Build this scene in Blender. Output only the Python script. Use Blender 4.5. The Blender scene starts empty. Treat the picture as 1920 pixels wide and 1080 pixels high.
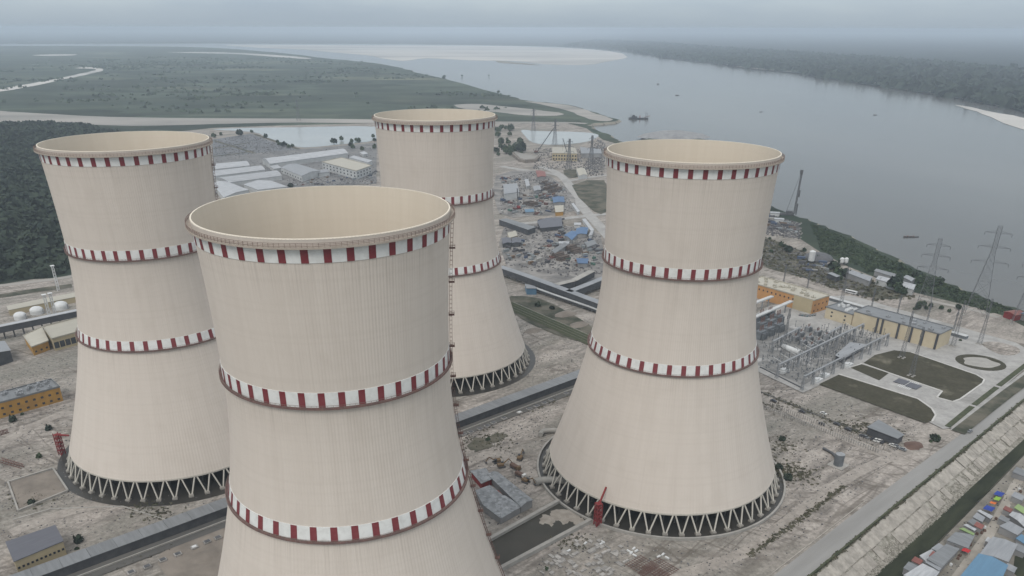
import bpy, bmesh, math, random
import numpy as np
from mathutils import Vector, Matrix
from mathutils.geometry import tessellate_polygon
random.seed(7); rng = np.random.default_rng(7)
sc = bpy.context.scene
C = sc.collection
R = math.radians
PI = math.pi

# ------------------------------------------------------------------ camera
CAM_H, PITCH, ROLL = 226.322, 0.469035, 0.0022469
FPX, PPX, PPY = 1457.44, 938.44, 791.0            # lens in pixels of the 1920 wide photograph
cam = bpy.data.cameras.new('Camera')
cam.sensor_width = 36.0; cam.lens = 36.0 * FPX / 1920.0
cam.shift_x = (960.0 - PPX) / 1920.0; cam.shift_y = (PPY - 540.0) / 1920.0
cam.clip_start = 1.0; cam.clip_end = 90000.0
cam_o = bpy.data.objects.new('Camera', cam); C.objects.link(cam_o)
cam_o.location = (0, 0, CAM_H)
cam_o.rotation_euler = (Matrix.Rotation(PI / 2 - PITCH, 3, 'X') @ Matrix.Rotation(ROLL, 3, 'Z')).to_euler()
sc.camera = cam_o

# ------------------------------------------------------------------ sky and sun
SUN_EL, SUN_AZ = R(52), R(205)                      # azimuth clockwise from +y: behind the camera, a little to its right
w = bpy.data.worlds.new('World'); sc.world = w; w.use_nodes = True
nt = w.node_tree; nt.nodes.clear()
def wn(t, **k):
    n = nt.nodes.new(t)
    for a, b in k.items(): setattr(n, a, b)
    return n
out = wn('ShaderNodeOutputWorld'); bg = wn('ShaderNodeBackground'); bg.inputs['Strength'].default_value = 0.1
sky = wn('ShaderNodeTexSky', sky_type='NISHITA', sun_disc=False)
sky.sun_elevation = SUN_EL; sky.sun_rotation = SUN_AZ; sky.air_density = 1.5; sky.dust_density = 4.0
tc = wn('ShaderNodeTexCoord'); sep = wn('ShaderNodeSeparateXYZ'); nt.links.new(tc.outputs['Generated'], sep.inputs[0])
mp = wn('ShaderNodeMapping'); mp.inputs['Scale'].default_value = (1.0, 1.0, 6.0); nt.links.new(tc.outputs['Generated'], mp.inputs[0])
nz = wn('ShaderNodeTexNoise'); nz.inputs['Scale'].default_value = 4.6; nz.inputs['Detail'].default_value = 5; nz.inputs['Roughness'].default_value = 0.5
nt.links.new(mp.outputs[0], nz.inputs['Vector'])
cl = wn('ShaderNodeValToRGB'); nt.links.new(nz.outputs['Fac'], cl.inputs[0])
cl.color_ramp.elements[0].position = 0.33; cl.color_ramp.elements[0].color = (4.5, 5.4, 6.3, 1)
cl.color_ramp.elements[1].position = 0.68; cl.color_ramp.elements[1].color = (6.1, 6.95, 7.35, 1)
gr = wn('ShaderNodeMapRange'); gr.inputs['From Min'].default_value = 0.0; gr.inputs['From Max'].default_value = 0.9
gr.inputs['To Min'].default_value = 1.0; gr.inputs['To Max'].default_value = 1.9; nt.links.new(sep.outputs['Z'], gr.inputs[0])
hg = wn('ShaderNodeMapRange'); hg.inputs['From Max'].default_value = 0.035; hg.inputs['To Min'].default_value = 0.0; nt.links.new(sep.outputs['Z'], hg.inputs[0])   # murky air low over the horizon
zn = wn('ShaderNodeMapRange'); zn.inputs['From Min'].default_value = 0.04; zn.inputs['From Max'].default_value = 0.45; nt.links.new(sep.outputs['Z'], zn.inputs[0])
cw = wn('ShaderNodeMix', data_type='RGBA'); nt.links.new(zn.outputs[0], cw.inputs[0]); nt.links.new(cl.outputs[0], cw.inputs[6]); cw.inputs[7].default_value = (5.3, 5.5, 5.7, 1)   # whiter cloud overhead
ch = wn('ShaderNodeMix', data_type='RGBA'); nt.links.new(hg.outputs[0], ch.inputs[0]); ch.inputs[6].default_value = (3.9, 4.62, 5.32, 1); nt.links.new(cw.outputs[2], ch.inputs[7])
mul = wn('ShaderNodeVectorMath', operation='SCALE'); nt.links.new(ch.outputs[2], mul.inputs[0]); nt.links.new(gr.outputs[0], mul.inputs['Scale'])
mx = wn('ShaderNodeMix', data_type='RGBA'); mx.inputs[0].default_value = 0.92       # thick cloud over the blue sky
nt.links.new(sky.outputs[0], mx.inputs[6]); nt.links.new(mul.outputs[0], mx.inputs[7])
nt.links.new(mx.outputs[2], bg.inputs['Color']); nt.links.new(bg.outputs[0], out.inputs[0])
sl = bpy.data.lights.new('Sun', 'SUN'); sl.energy = 1.5; sl.angle = R(28); sl.color = (1.0, 0.95, 0.88)
so = bpy.data.objects.new('Sun', sl); C.objects.link(so)
sd = Vector((math.sin(SUN_AZ) * math.cos(SUN_EL), math.cos(SUN_AZ) * math.cos(SUN_EL), math.sin(SUN_EL)))
so.rotation_euler = sd.to_track_quat('Z', 'Y').to_euler(); so.location = sd * 500
vs = sc.view_settings; vs.view_transform = 'Standard'; vs.look = 'None'; vs.exposure = 0.0; vs.gamma = 1.0
sc.cycles.max_bounces = 4; sc.cycles.diffuse_bounces = 2; sc.cycles.glossy_bounces = 2; sc.cycles.volume_bounces = 1; sc.cycles.transparent_max_bounces = 6
sc.cycles.caustics_reflective = False; sc.cycles.caustics_refractive = False

# ------------------------------------------------------------------ places: a point of the photograph -> a point of the ground
def G(px, py, z=0.0):
    a, b = px - PPX, py - PPY
    cr, sr = math.cos(ROLL), math.sin(ROLL)
    X = (a * cr + b * sr) / FPX; Y = (-a * sr + b * cr) / FPX
    c, s = math.cos(PITCH), math.sin(PITCH)
    t = (z - CAM_H) / (-s - Y * c)
    return Vector((X * t, (c - Y * s) * t, z))
UA = R(41.0)                                        # the plant's grid
U = Vector((math.cos(UA), math.sin(UA), 0)); V = Vector((-math.sin(UA), math.cos(UA), 0))

# ------------------------------------------------------------------ materials
MATS = {}
def mat(name, c1, c2=None, rough=0.85, scale=0.05, stretch=(1, 1, 1), rot=0.0, detail=6, lo=0.35, hi=0.65, bump=0.0, bump_scale=None,
        metal=0.0, rnd=0.0, coord='pos', c3=None, scale3=0.01, lo3=0.5, hi3=0.6, spec=0.3, dist=0.0, ruts=None, cells=None, grit=0.0):
    """colour 1 and 2 mixed by a noise in metres; c3 comes in over large patches"""
    if name in MATS: return MATS[name]
    m = bpy.data.materials.new(name); m.use_nodes = True; t = m.node_tree; b = t.nodes['Principled BSDF']
    b.inputs['Roughness'].default_value = rough; b.inputs['Metallic'].default_value = metal
    b.inputs['Specular IOR Level'].default_value = spec
    L = t.links.new
    if coord == 'pos': src = t.nodes.new('ShaderNodeNewGeometry').outputs['Position']
    else: src = t.nodes.new('ShaderNodeTexCoord').outputs['Object']
    mp = t.nodes.new('ShaderNodeMapping'); mp.inputs['Scale'].default_value = stretch
    rt = t.nodes.new('ShaderNodeVectorRotate'); rt.rotation_type = 'Z_AXIS'; rt.inputs['Angle'].default_value = -rot
    L(src, rt.inputs['Vector']); L(rt.outputs[0], mp.inputs['Vector'])
    def noise(s, d=detail, ds=0.0):
        n = t.nodes.new('ShaderNodeTexNoise'); n.inputs['Scale'].default_value = s; n.inputs['Detail'].default_value = d
        n.inputs['Roughness'].default_value = 0.62; n.inputs['Distortion'].default_value = ds
        L(mp.outputs[0], n.inputs['Vector']); return n.outputs['Fac']
    def ramp(f, lo, hi):
        r = t.nodes.new('ShaderNodeMapRange'); r.inputs['From Min'].default_value = lo; r.inputs['From Max'].default_value = hi; L(f, r.inputs[0]); return r.outputs[0]
    def mix(f, a, bb):
        x = t.nodes.new('ShaderNodeMix'); x.data_type = 'RGBA'
        if f is not None: L(f, x.inputs[0])
        for i, q in ((6, a), (7, bb)):
            if hasattr(q, 'links'): L(q, x.inputs[i])
            else: x.inputs[i].default_value = (*q, 1)
        return x.outputs[2]
    c2 = c2 or tuple(0.85 * q for q in c1)
    col = mix(ramp(noise(scale, ds=dist), lo, hi), c1, c2)
    if c3: col = mix(ramp(noise(scale3, 4), lo3, hi3), col, c3)
    if grit:                                         # clods and stones too small to build
        r = t.nodes.new('ShaderNodeMapRange'); r.inputs['From Min'].default_value = 0.3; r.inputs['From Max'].default_value = 0.7; r.inputs['To Min'].default_value = 1 - grit; r.inputs['To Max'].default_value = 1 + grit * .7
        ng = t.nodes.new('ShaderNodeTexNoise'); ng.inputs['Scale'].default_value = 0.42; ng.inputs['Detail'].default_value = 5; ng.inputs['Roughness'].default_value = 0.72; L(src, ng.inputs['Vector']); L(ng.outputs['Fac'], r.inputs[0])
        hg_ = t.nodes.new('ShaderNodeHueSaturation'); L(r.outputs[0], hg_.inputs['Value']); L(col, hg_.inputs['Color']); col = hg_.outputs[0]
    if cells:                                        # patchwork of fields
        s_, amt = cells
        vo = t.nodes.new('ShaderNodeTexVoronoi'); vo.inputs['Scale'].default_value = s_; vo.distance = 'MANHATTAN'; L(mp.outputs[0], vo.inputs['Vector'])
        sp_ = t.nodes.new('ShaderNodeSeparateColor'); L(vo.outputs['Color'], sp_.inputs[0])
        r = t.nodes.new('ShaderNodeMapRange'); r.inputs['To Min'].default_value = 1 - amt; r.inputs['To Max'].default_value = 1 + amt; L(sp_.outputs[0], r.inputs[0])
        hs0 = t.nodes.new('ShaderNodeHueSaturation'); L(r.outputs[0], hs0.inputs['Value']); L(col, hs0.inputs['Color']); col = hs0.outputs[0]
    if ruts:                                         # wheel tracks: thin lines along and across the grid
        for a_, sc1, lo_, hi_ in ((0.0, 1.0, 0.012, 0.03), (1.35, 0.8, 0.010, 0.028), (0.6, 0.55, 0.010, 0.024)):
            r1 = t.nodes.new('ShaderNodeVectorRotate'); r1.rotation_type = 'Z_AXIS'; r1.inputs['Angle'].default_value = a_ - rot; L(src, r1.inputs['Vector'])
            m1 = t.nodes.new('ShaderNodeMapping'); m1.inputs['Scale'].default_value = (0.006 * sc1, 0.035 * sc1, 1); L(r1.outputs[0], m1.inputs['Vector'])
            n1 = t.nodes.new('ShaderNodeTexNoise'); n1.inputs['Scale'].default_value = 1.0; n1.inputs['Detail'].default_value = 3; n1.inputs['Roughness'].default_value = 0.5; n1.inputs['Distortion'].default_value = 0.8; L(m1.outputs[0], n1.inputs['Vector'])
            ab = t.nodes.new('ShaderNodeMath'); ab.operation = 'PINGPONG'; ab.inputs[1].default_value = 0.06; L(n1.outputs['Fac'], ab.inputs[0])
            r2 = t.nodes.new('ShaderNodeMapRange'); r2.inputs['From Min'].default_value = lo_ * .35; r2.inputs['From Max'].default_value = hi_ * .4; r2.inputs['To Min'].default_value = 0.55; r2.inputs['To Max'].default_value = 0.0; L(ab.outputs[0], r2.inputs[0])
            msk = t.nodes.new('ShaderNodeMath'); msk.operation = 'MULTIPLY'; L(r2.outputs[0], msk.inputs[0]); L(ramp(noise(0.03, 3), 0.42, 0.58), msk.inputs[1])
            col = mix(msk.outputs[0], col, ruts)
    if rnd:
        oi = t.nodes.new('ShaderNodeObjectInfo'); hs = t.nodes.new('ShaderNodeHueSaturation')
        hs.inputs['Value'].default_value = 1.0
        r = t.nodes.new('ShaderNodeMapRange'); r.inputs['To Min'].default_value = 1 - rnd; r.inputs['To Max'].default_value = 1 + rnd
        L(oi.outputs['Random'], r.inputs[0]); L(r.outputs[0], hs.inputs['Value']); L(col, hs.inputs['Color']); col = hs.outputs[0]
    L(col, b.inputs['Base Color'])
    if bump:
        bn = t.nodes.new('ShaderNodeBump'); bn.inputs['Distance'].default_value = bump
        L(noise(bump_scale or scale * 4, 3), bn.inputs['Height']); L(bn.outputs[0], b.inputs['Normal'])
    MATS[name] = m; return m

# ------------------------------------------------------------------ mesh helpers
class MB:
    def __init__(s): s.v = []; s.f = []
    def add(s, vs, fs):
        k = len(s.v); s.v += [tuple(p) for p in vs]; s.f += [tuple(i + k for i in f) for f in fs]; return s
    def box(s, c, d, rz=0.0):
        x, y, z = d[0] / 2, d[1] / 2, d[2] / 2; cr, sr = math.cos(rz), math.sin(rz)
        vs = [(c[0] + a * x * cr - b * y * sr, c[1] + a * x * sr + b * y * cr, c[2] + e * z) for e in (-1, 1) for a, b in ((-1, -1), (1, -1), (1, 1), (-1, 1))]
        return s.add(vs, [(3, 2, 1, 0), (4, 5, 6, 7), (0, 1, 5, 4), (1, 2, 6, 5), (2, 3, 7, 6), (3, 0, 4, 7)])
    def base(s, x, y, z, dx, dy, dz, rz=0.0):       # box standing on z
        return s.box((x, y, z + dz / 2), (dx, dy, dz), rz)
    def beam(s, p, q, a, b=None):
        p, q = Vector(p), Vector(q); b = b or a; d = (q - p)
        if d.length < 1e-6: return s
        d.normalize(); up = Vector((0, 0, 1)) if abs(d.z) < 0.95 else Vector((1, 0, 0))
        e = d.cross(up).normalized(); g = e.cross(d)
        vs = [o + e * (i * a / 2) + g * (j * b / 2) for o in (p, q) for i, j in ((-1, -1), (1, -1), (1, 1), (-1, 1))]
        return s.add(vs, [(0, 1, 2, 3), (7, 6, 5, 4), (4, 5, 1, 0), (5, 6, 2, 1), (6, 7, 3, 2), (7, 4, 0, 3)])
    def cyl(s, p, q, r, n=10, r2=None):
        p, q = Vector(p), Vector(q); r2 = r if r2 is None else r2; d = (q - p).normalized()
        up = Vector((0, 0, 1)) if abs(d.z) < 0.95 else Vector((1, 0, 0)); e = d.cross(up).normalized(); g = e.cross(d)
        vs = []
        for o, rr in ((p, r), (q, r2)):
            vs += [o + (e * math.cos(2 * PI * i / n) + g * math.sin(2 * PI * i / n)) * rr for i in range(n)]
        return s.add(vs, [(i, (i + 1) % n, n + (i + 1) % n, n + i) for i in range(n)] + [tuple(range(n))[::-1], tuple(range(n, 2 * n))])
    def prism(s, pts, z0, z1):
        n = len(pts); vs = [(p[0], p[1], z0) for p in pts] + [(p[0], p[1], z1) for p in pts]
        s.add(vs, [(i, (i + 1) % n, n + (i + 1) % n, n + i) for i in range(n)])
        k = len(s.v) - 2 * n
        for t in tessellate_polygon([[Vector((p[0], p[1], 0)) for p in pts]]):
            s.f.append(tuple(k + n + i for i in t))
        return s
    def quad(s, *p): return s.add(p, [tuple(range(len(p)))])
    def sphere(s, c, rx, rz=None, n=10, m=6, top=False):
        rz = rz or rx; vs = []; fs = []
        for j in range(m + 1):
            t = (PI / 2 if top else PI) * j / m
            vs += [(c[0] + rx * math.sin(t) * math.cos(2 * PI * i / n), c[1] + rx * math.sin(t) * math.sin(2 * PI * i / n), c[2] + rz * math.cos(t)) for i in range(n)]
        for j in range(m): fs += [(j * n + i, (j + 1) * n + i, (j + 1) * n + (i + 1) % n, j * n + (i + 1) % n) for i in range(n)]
        return s.add(vs, fs)
    def mesh(s, name, m=None, smooth=False):
        me = bpy.data.meshes.new(name); me.from_pydata(s.v, [], s.f); me.validate()
        bm = bmesh.new(); bm.from_mesh(me); bmesh.ops.recalc_face_normals(bm, faces=bm.faces); bm.to_mesh(me); bm.free()
        if smooth:
            me.polygons.foreach_set('use_smooth', [True] * len(me.polygons))
            try: me.set_sharp_from_angle(angle=R(40))
            except Exception: pass
        if m: me.materials.append(m)
        return me
    def build(s, name, m, parent=None, loc=(0, 0, 0), rz=0.0, smooth=False):
        return obj(name, s.mesh(name, m, smooth), parent, loc, rz)
def obj(name, me, parent=None, loc=(0, 0, 0), rz=0.0):
    o = bpy.data.objects.new(name, me); C.objects.link(o); o.location = loc; o.rotation_euler = (0, 0, rz)
    if parent: o.parent = parent
    return o
def tag(o, label=None, cat=None, group=None, kind=None):
    for k, q in (('label', label), ('category', cat), ('group', group), ('kind', kind)):
        if q: o[k] = q
    return o
def thing(name, label, cat, loc=(0, 0, 0), rz=0.0, group=None):
    return tag(obj(name, None, None, loc, rz), label, cat, group)
def dup(o, loc=None, rz=None, label=None, parent=None, group=None):
    c = o.copy(); C.objects.link(c); c.parent = parent
    if loc is not None: c.location = loc
    if rz is not None: c.rotation_euler = (0, 0, rz)
    if label: c['label'] = label
    if group: c['group'] = group
    for ch in o.children: dup(ch, parent=c)
    return c
def sheet(name, pts, m, z=None, kind='structure', parent=None, holes=(), label=None, cat=None):
    """a flat sheet of ground over a polygon; pts are 3-d points"""
    loops = [[Vector((p[0], p[1], 0)) for p in q] for q in (pts, *holes)]
    allp = [p for q in (pts, *holes) for p in q]
    vs = [(p[0], p[1], (p[2] if len(p) > 2 else 0) if z is None else z) for p in allp]
    me = bpy.data.meshes.new(name); me.from_pydata(vs, [], [tuple(t) for t in tessellate_polygon(loops)])
    bm = bmesh.new(); bm.from_mesh(me)
    for f in bm.faces:
        if f.normal.z < 0: f.normal_flip()
    bm.to_mesh(me); bm.free(); me.materials.append(m)
    o = obj(name, me, parent)
    if parent is None: tag(o, label, cat, None, kind)
    return o
def smooth_poly(pts, n=4, closed=True):
    """Catmull-Rom through the points, so that banks and lawns have round corners"""
    P = [Vector(p) for p in pts]; out = []; N = len(P)
    for i in range(N if closed else N - 1):
        p0, p1, p2, p3 = (P[(i + k) % N] if closed else P[min(max(i + k, 0), N - 1)] for k in (-1, 0, 1, 2))
        for j in range(n):
            t = j / n
            out.append(0.5 * ((2 * p1) + (p2 - p0) * t + (2 * p0 - 5 * p1 + 4 * p2 - p3) * t * t + (3 * p1 - p0 - 3 * p2 + p3) * t ** 3))
    if not closed: out.append(P[-1])
    return out
def px(*pp, z=0.0): return [G(a, b, z) for a, b in pp]
def strip(pts, wd):
    """polygon of a line of points widened to wd"""
    P = [Vector((p[0], p[1], 0)) for p in pts]; l = []; r = []
    for i, p in enumerate(P):
        d = (P[min(i + 1, len(P) - 1)] - P[max(i - 1, 0)]).normalized(); n = Vector((-d.y, d.x, 0)) * wd / 2
        l.append(p + n); r.append(p - n)
    return l + r[::-1]

# ================================================================== THE SETTING
WATER_Z = -5.0
m_grass = mat('grassland', (0.036, 0.049, 0.037), (0.062, 0.078, 0.054), cells=(0.0065, 0.34), scale=0.006, stretch=(0.6, 1, 1), detail=8, lo=0.4, hi=0.62, c3=(0.14, 0.145, 0.10), scale3=0.0016, lo3=0.55, hi3=0.72, rough=1.0, spec=0.05)
m_wood = mat('woodland', (0.014, 0.022, 0.023), (0.028, 0.037, 0.035), scale=0.004, detail=8, c3=(0.075, 0.085, 0.062), scale3=0.0012, lo3=0.56, hi3=0.7, rough=1.0, spec=0.05)
m_yard = mat('yard_earth', (0.38, 0.345, 0.312), (0.135, 0.122, 0.11), scale=0.13, stretch=(0.28, 1.0, 1), rot=UA, detail=10, lo=0.41, hi=0.73, c3=(0.215, 0.205, 0.18), scale3=0.022, lo3=0.44, hi3=0.66, ruts=(0.115, 0.10, 0.085), grit=0.4, bump=0.25, bump_scale=0.35, rough=1.0, spec=0.05, dist=0.6)
m_sand = mat('sand', (0.34, 0.32, 0.295), (0.21, 0.205, 0.19), scale=0.004, stretch=(0.4, 1.2, 1), detail=8, lo=0.4, hi=0.65, rough=1.0, spec=0.05)
m_sand_pale = mat('pale_sand', (0.52, 0.50, 0.47), (0.31, 0.31, 0.30), scale=0.0012, stretch=(0.5, 1.0, 1), detail=7, lo=0.42, hi=0.66, rough=1.0, spec=0.05)
m_bank = mat('bank_earth', (0.17, 0.155, 0.125), (0.25, 0.23, 0.19), scale=0.02, rough=1.0)
m_river = mat('river_water', (0.070, 0.070, 0.067), (0.084, 0.083, 0.079), scale=0.004, stretch=(0.25, 1.3, 1), rot=R(115), rough=0.15, spec=0.14, bump=0.05, bump_scale=0.09, c3=(0.11, 0.108, 0.102), scale3=0.0011, lo3=0.48, hi3=0.7)
m_pond = mat('pond_water', (0.27, 0.29, 0.29), (0.32, 0.335, 0.33), scale=0.006, rough=0.2, spec=0.5, bump=0.03, bump_scale=0.3)
m_dark_water = mat('dark_water', (0.045, 0.043, 0.036), (0.058, 0.054, 0.045), scale=0.05, rough=0.5, spec=0.15)

SHORE = [(2300,735),(2100,650),(1990,612),(1920,583),(1880,568),(1830,549),(1780,530),(1735,511),(1690,490),(1650,471),(1610,451),(1578,437),(1545,424),(1519,414),(1490,404),(1455,390),
         (1410,362),(1360,305),(1318,262),(1290,250),(1262,246),(1235,252),(1215,262),(1190,268),(1160,264),(1147,256),(1130,248),(1112,240),(1104,233),(1130,230),(1160,226),(1140,219),(1118,212),
         (1090,203),(1060,196),(1020,192),(985,188),(965,182),(940,176),(905,167),(870,158),(835,148),(800,140),(770,132),(740,125),(700,118),(660,114),(630,111),(590,107),(555,102),(500,97),(440,92),(380,89),(300,87),(100,86),(-200,86)]
sh = [p for p in smooth_poly(px(*SHORE), 3, False)]
def jig(P, a):                                       # a natural, uneven waterline
    return [p + Vector((rng.normal() * a, rng.normal() * a, 0)) * (1 + p.y / 2500) for p in P]
sh = sh[:3] + jig(sh[3:-3], 2.2) + sh[-3:]
E0, E1 = G(1547, 1062), G(1920, 753)                 # top edge of the canal slope beside the perimeter road
ED = (E1 - E0).normalized(); EN = Vector((ED.y, -ED.x, 0))      # EN points from the road down to the canal
c0, c1 = E0 - ED * 700, E1 + ED * 90
land_pts = [c0, c1] + sh + [Vector((-9000, 9000, 0)), Vector((-48000, 9000, 0)), Vector((-48000, -3000, 0)), Vector((-600, -3000, 0))]
sheet('land', land_pts, m_grass, 0.0)
def skirt(name, pts, m, wd=14.0, drop=-9.0):
    b = MB(); n = len(pts)
    for i in range(n - 1):
        a, c = Vector(pts[i]), Vector(pts[i + 1]); d = (c - a).normalized(); nn = Vector((d.y, -d.x, 0)) * wd
        b.quad(a, c, c + nn + Vector((0, 0, drop)), a + nn + Vector((0, 0, drop)))
    return tag(b.build(name, m), kind='structure')
skirt('river_bank', sh, m_bank)
FAR = [(2500,330),(2200,268),(2020,228),(1920,208),(1830,190),(1780,180),(1700,168),(1620,157),(1560,147),(1480,135),(1400,127),(1340,119),(1280,112),(1230,105),(1190,98),(1150,93),(1080,88),(1000,85.5),(900,83.5),(800,82.5),(650,81.5),(500,81),(430,81),(200,81.5),(-200,82)]
fr = smooth_poly(px(*FAR), 3, False); fr = fr[:2] + jig(fr[2:-2], 5) + fr[-2:]
sheet('far_bank', fr + [Vector((-12000, 12500, 0)), Vector((-48000, 12500, 0))] + [Vector((48000 * math.sin(R(a)), 48000 * math.cos(R(a)), 0)) for a in range(-64, 66, 6)] + [Vector((48000, 4000, 0))], m_wood, 0.0)
skirt('far_river_bank', fr, m_bank, 30)
sheet('river_water', [(-48000, 600), (430, 600), (600, 520), (48000, 520)] + [(48000 * math.sin(R(a)), 48000 * math.cos(R(a))) for a in range(84, -86, -6)], m_river, WATER_Z)
sheet('river_bed', [(-48000, -3000), (48000, -3000)] + [(48000 * math.sin(R(a)), 48000 * math.cos(R(a))) for a in range(84, -86, -6)], m_bank, -10.0)
# sand
def sand(name, pts, m, z=0.25, n=3): return sheet(name, jig(smooth_poly(px(*pts), n), 1.5), m, z)
sand('sand_flat', [(430,83),(640,84),(900,85),(1040,88),(1120,93),(1160,98),(1175,106),(1140,114),(1100,120),(1020,119),(960,113),(880,112),(800,108),(760,113),(720,109),(690,103),(620,97),(560,92),(470,88)], m_sand_pale, WATER_Z + 0.5)
sand('sand_bank', [(1790,194),(1830,206),(1870,222),(1920,240),(2010,262),(2010,240),(1920,217),(1860,207),(1820,198)], m_sand_pale, WATER_Z + 0.6)
sand('sand_bar', [(930,113),(950,114),(1000,119),(1010,121),(960,118),(935,116)], m_bank, WATER_Z + 0.8)
sand('sand_beach', [(1595,144),(1640,147),(1700,157),(1765,169),(1768,175),(1700,167),(1640,156),(1590,150)], m_sand_pale, 0.5)
sand('sand_beach', [(1285,110),(1330,113),(1400,124),(1470,131),(1480,134),(1400,127),(1340,118)], m_sand, 0.5)
sand('dry_channel', [(-20,172),(60,156),(110,147),(150,138),(178,132),(172,129),(140,128),(165,126),(190,129),(190,133),(160,141),(120,149),(70,160),(0,172),(-20,177)], m_sand_pale, 0.5)
sand('dry_channel', [(60,103.5),(100,102),(140,102),(135,104),(90,105)], m_sand_pale, 0.6)
sand('dry_channel', [(310,98),(400,98),(460,100),(530,104),(582,109),(570,110.5),(520,107),(450,102),(380,100)], m_sand_pale, 0.6)
sand('sand_flat', [(-60,204),(0,208),(60,212),(200,219),(400,222),(700,224),(720,231),(560,230),(400,233),(250,236),(150,233),(60,229),(-60,226)], m_sand, 0.3)
sand('sand_flat', [(850,197),(900,195),(960,201),(1010,206),(1055,213),(1040,217),(980,216),(930,210),(880,206)], m_sand, 0.3)
sand('sand_beach', [(985,190),(1050,195),(1090,204),(1120,214),(1150,224),(1125,227),(1095,220),(1060,207),(1020,197)], m_sand, 0.35)

# the bare earth of the plant
YARD = [(2400,830),(1990,645),(1920,612),(1880,592),(1830,577),(1760,560),(1700,545),(1640,520),(1590,500),(1540,474),(1500,448),(1470,430),(1400,395),(1330,330),(1280,290),(1200,285),(1165,272),(1130,262),(1100,241),(1060,230),(1000,228),(930,228),(700,231),(500,236),(400,240),(300,250),(240,270),(180,350),(150,460),(132,520),(60,524),(0,534),(-120,550),(-500,640)]
yard = [c0 - EN * 0.5, c1 - EN * 0.5] + px(*YARD) + [Vector((-900, 300, 0)), Vector((-900, -800, 0)), Vector((-600, -800, 0))]
sheet('yard_ground', yard, m_yard, 0.15)
def inside(p, poly):
    r = False; n = len(poly); j = n - 1
    for i in range(n):
        a, b = poly[i], poly[j]
        if (a[1] > p[1]) != (b[1] > p[1]) and p[0] < (b[0] - a[0]) * (p[1] - a[1]) / (b[1] - a[1]) + a[0]: r = not r
        j = i
    return r
# ponds
sheet('pond_water', smooth_poly(px((398,243),(470,240),(560,239),(706,238),(706,262),(640,271),(572,277),(540,271),(500,258),(474,248)), 3), m_pond, 0.5)
sheet('pond_water', smooth_poly(px((978,244),(1010,246),(1090,248),(1122,253),(1112,262),(1090,268),(1040,272),(1000,268),(985,256)), 3), m_pond, 0.5)

# the air
hz = MB().box((0, 22600, 112.5), (96800, 52000, 247)).build('haze', None); tag(hz, kind='stuff')
hm = bpy.data.materials.new('haze'); hm.use_nodes = True; ht = hm.node_tree; ht.nodes.clear()
ho = ht.nodes.new('ShaderNodeOutputMaterial'); hp = ht.nodes.new('ShaderNodeVolumePrincipled')
hp.inputs['Color'].default_value = (0.70, 0.81, 0.93, 1); hp.inputs['Density'].default_value = 0.00009; hp.inputs['Anisotropy'].default_value = 0.0
ht.links.new(hp.outputs[0], ho.inputs['Volume']); hz.data.materials.append(hm)

# foliage: many small leaf faces in the volume of each crown, one mesh
def leaf_mesh(name, pos, rad, hgt, k, size, m, trunk=0.0):
    """pos (n,3) crown bases, rad/hgt (n,) crown radius and height, k leaf clumps each"""
    n = len(pos); pos = np.asarray(pos, float); rad = np.asarray(rad, float); hgt = np.asarray(hgt, float)
    d = rng.normal(size=(n, k, 3)); d /= np.linalg.norm(d, axis=2, keepdims=True); d[:, :, 2] = np.abs(d[:, :, 2]) * 0.9 + 0.05
    rr = rng.uniform(0.55, 1.0, (n, k, 1)) * (1 + 0.25 * np.sin(3 * np.arctan2(d[:, :, 1:2], d[:, :, 0:1]) + rng.uniform(0, 6, (n, 1, 1))))
    c = d * rr; c = c * np.stack([rad, rad, hgt], -1)[:, None, :] + pos[:, None, :]; c[:, :, 2] += trunk
    nrm = d + rng.normal(size=d.shape) * 0.55; nrm /= np.linalg.norm(nrm, axis=2, keepdims=True)
    a = np.cross(nrm, rng.normal(size=d.shape)); a /= np.linalg.norm(a, axis=2, keepdims=True); b = np.cross(nrm, a)
    s = size * rng.uniform(0.6, 1.3, (n, k, 1)) * (rad / rad.mean())[:, None, None]
    q = np.stack([c - a * s - b * s * 0.7, c + a * s * 0.8 - b * s, c + a * s + b * s * 0.8, c - a * s * 0.7 + b * s], 2).reshape(-1, 3)
    me = bpy.data.meshes.new(name); nq = n * k
    me.vertices.add(nq * 4); me.vertices.foreach_set('co', q.ravel().astype(np.float32))
    me.loops.add(nq * 4); me.loops.foreach_set('vertex_index', np.arange(nq * 4, dtype=np.int32))
    me.polygons.add(nq); me.polygons.foreach_set('loop_start', np.arange(0, nq * 4, 4, dtype=np.int32)); me.polygons.foreach_set('loop_total', np.full(nq, 4, np.int32))
    me.update(calc_edges=True); me.materials.append(m)
    return me
m_leaf = mat('leaves', (0.036, 0.055, 0.036), (0.072, 0.098, 0.055), scale=0.13, detail=3, lo=0.35, hi=0.65, c3=(0.095, 0.115, 0.07), scale3=0.02, lo3=0.58, hi3=0.7, rough=1.0, spec=0.1)
m_leaf_dark = mat('dark_leaves', (0.024, 0.034, 0.029), (0.050, 0.066, 0.045), scale=0.07, detail=3, lo=0.35, hi=0.65, rough=1.0, spec=0.05)
def scatter(poly, n):
    xs = [p[0] for p in poly]; ys = [p[1] for p in poly]; out = []
    while len(out) < n:
        q = rng.uniform((min(xs), min(ys)), (max(xs), max(ys)), (n, 2))
        out += [tuple(a) for a in q if inside(a, poly)]
    return out[:n]
def wood(name, poly, n, rad, hgt, k, size, label, m, z=0.2):
    p = scatter(poly, n); r = rng.uniform(0.6, 1.35, n) * rad
    o = obj(name, leaf_mesh(name, [(a, b, z) for a, b in p], r, r * hgt / rad, k, size, m)); return tag(o, label, 'trees', None, 'stuff')
FOR = px((-90,236),(60,233),(150,236),(240,255),(190,340),(160,450),(137,516),(60,520),(0,528),(-160,548),(-260,420))
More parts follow.
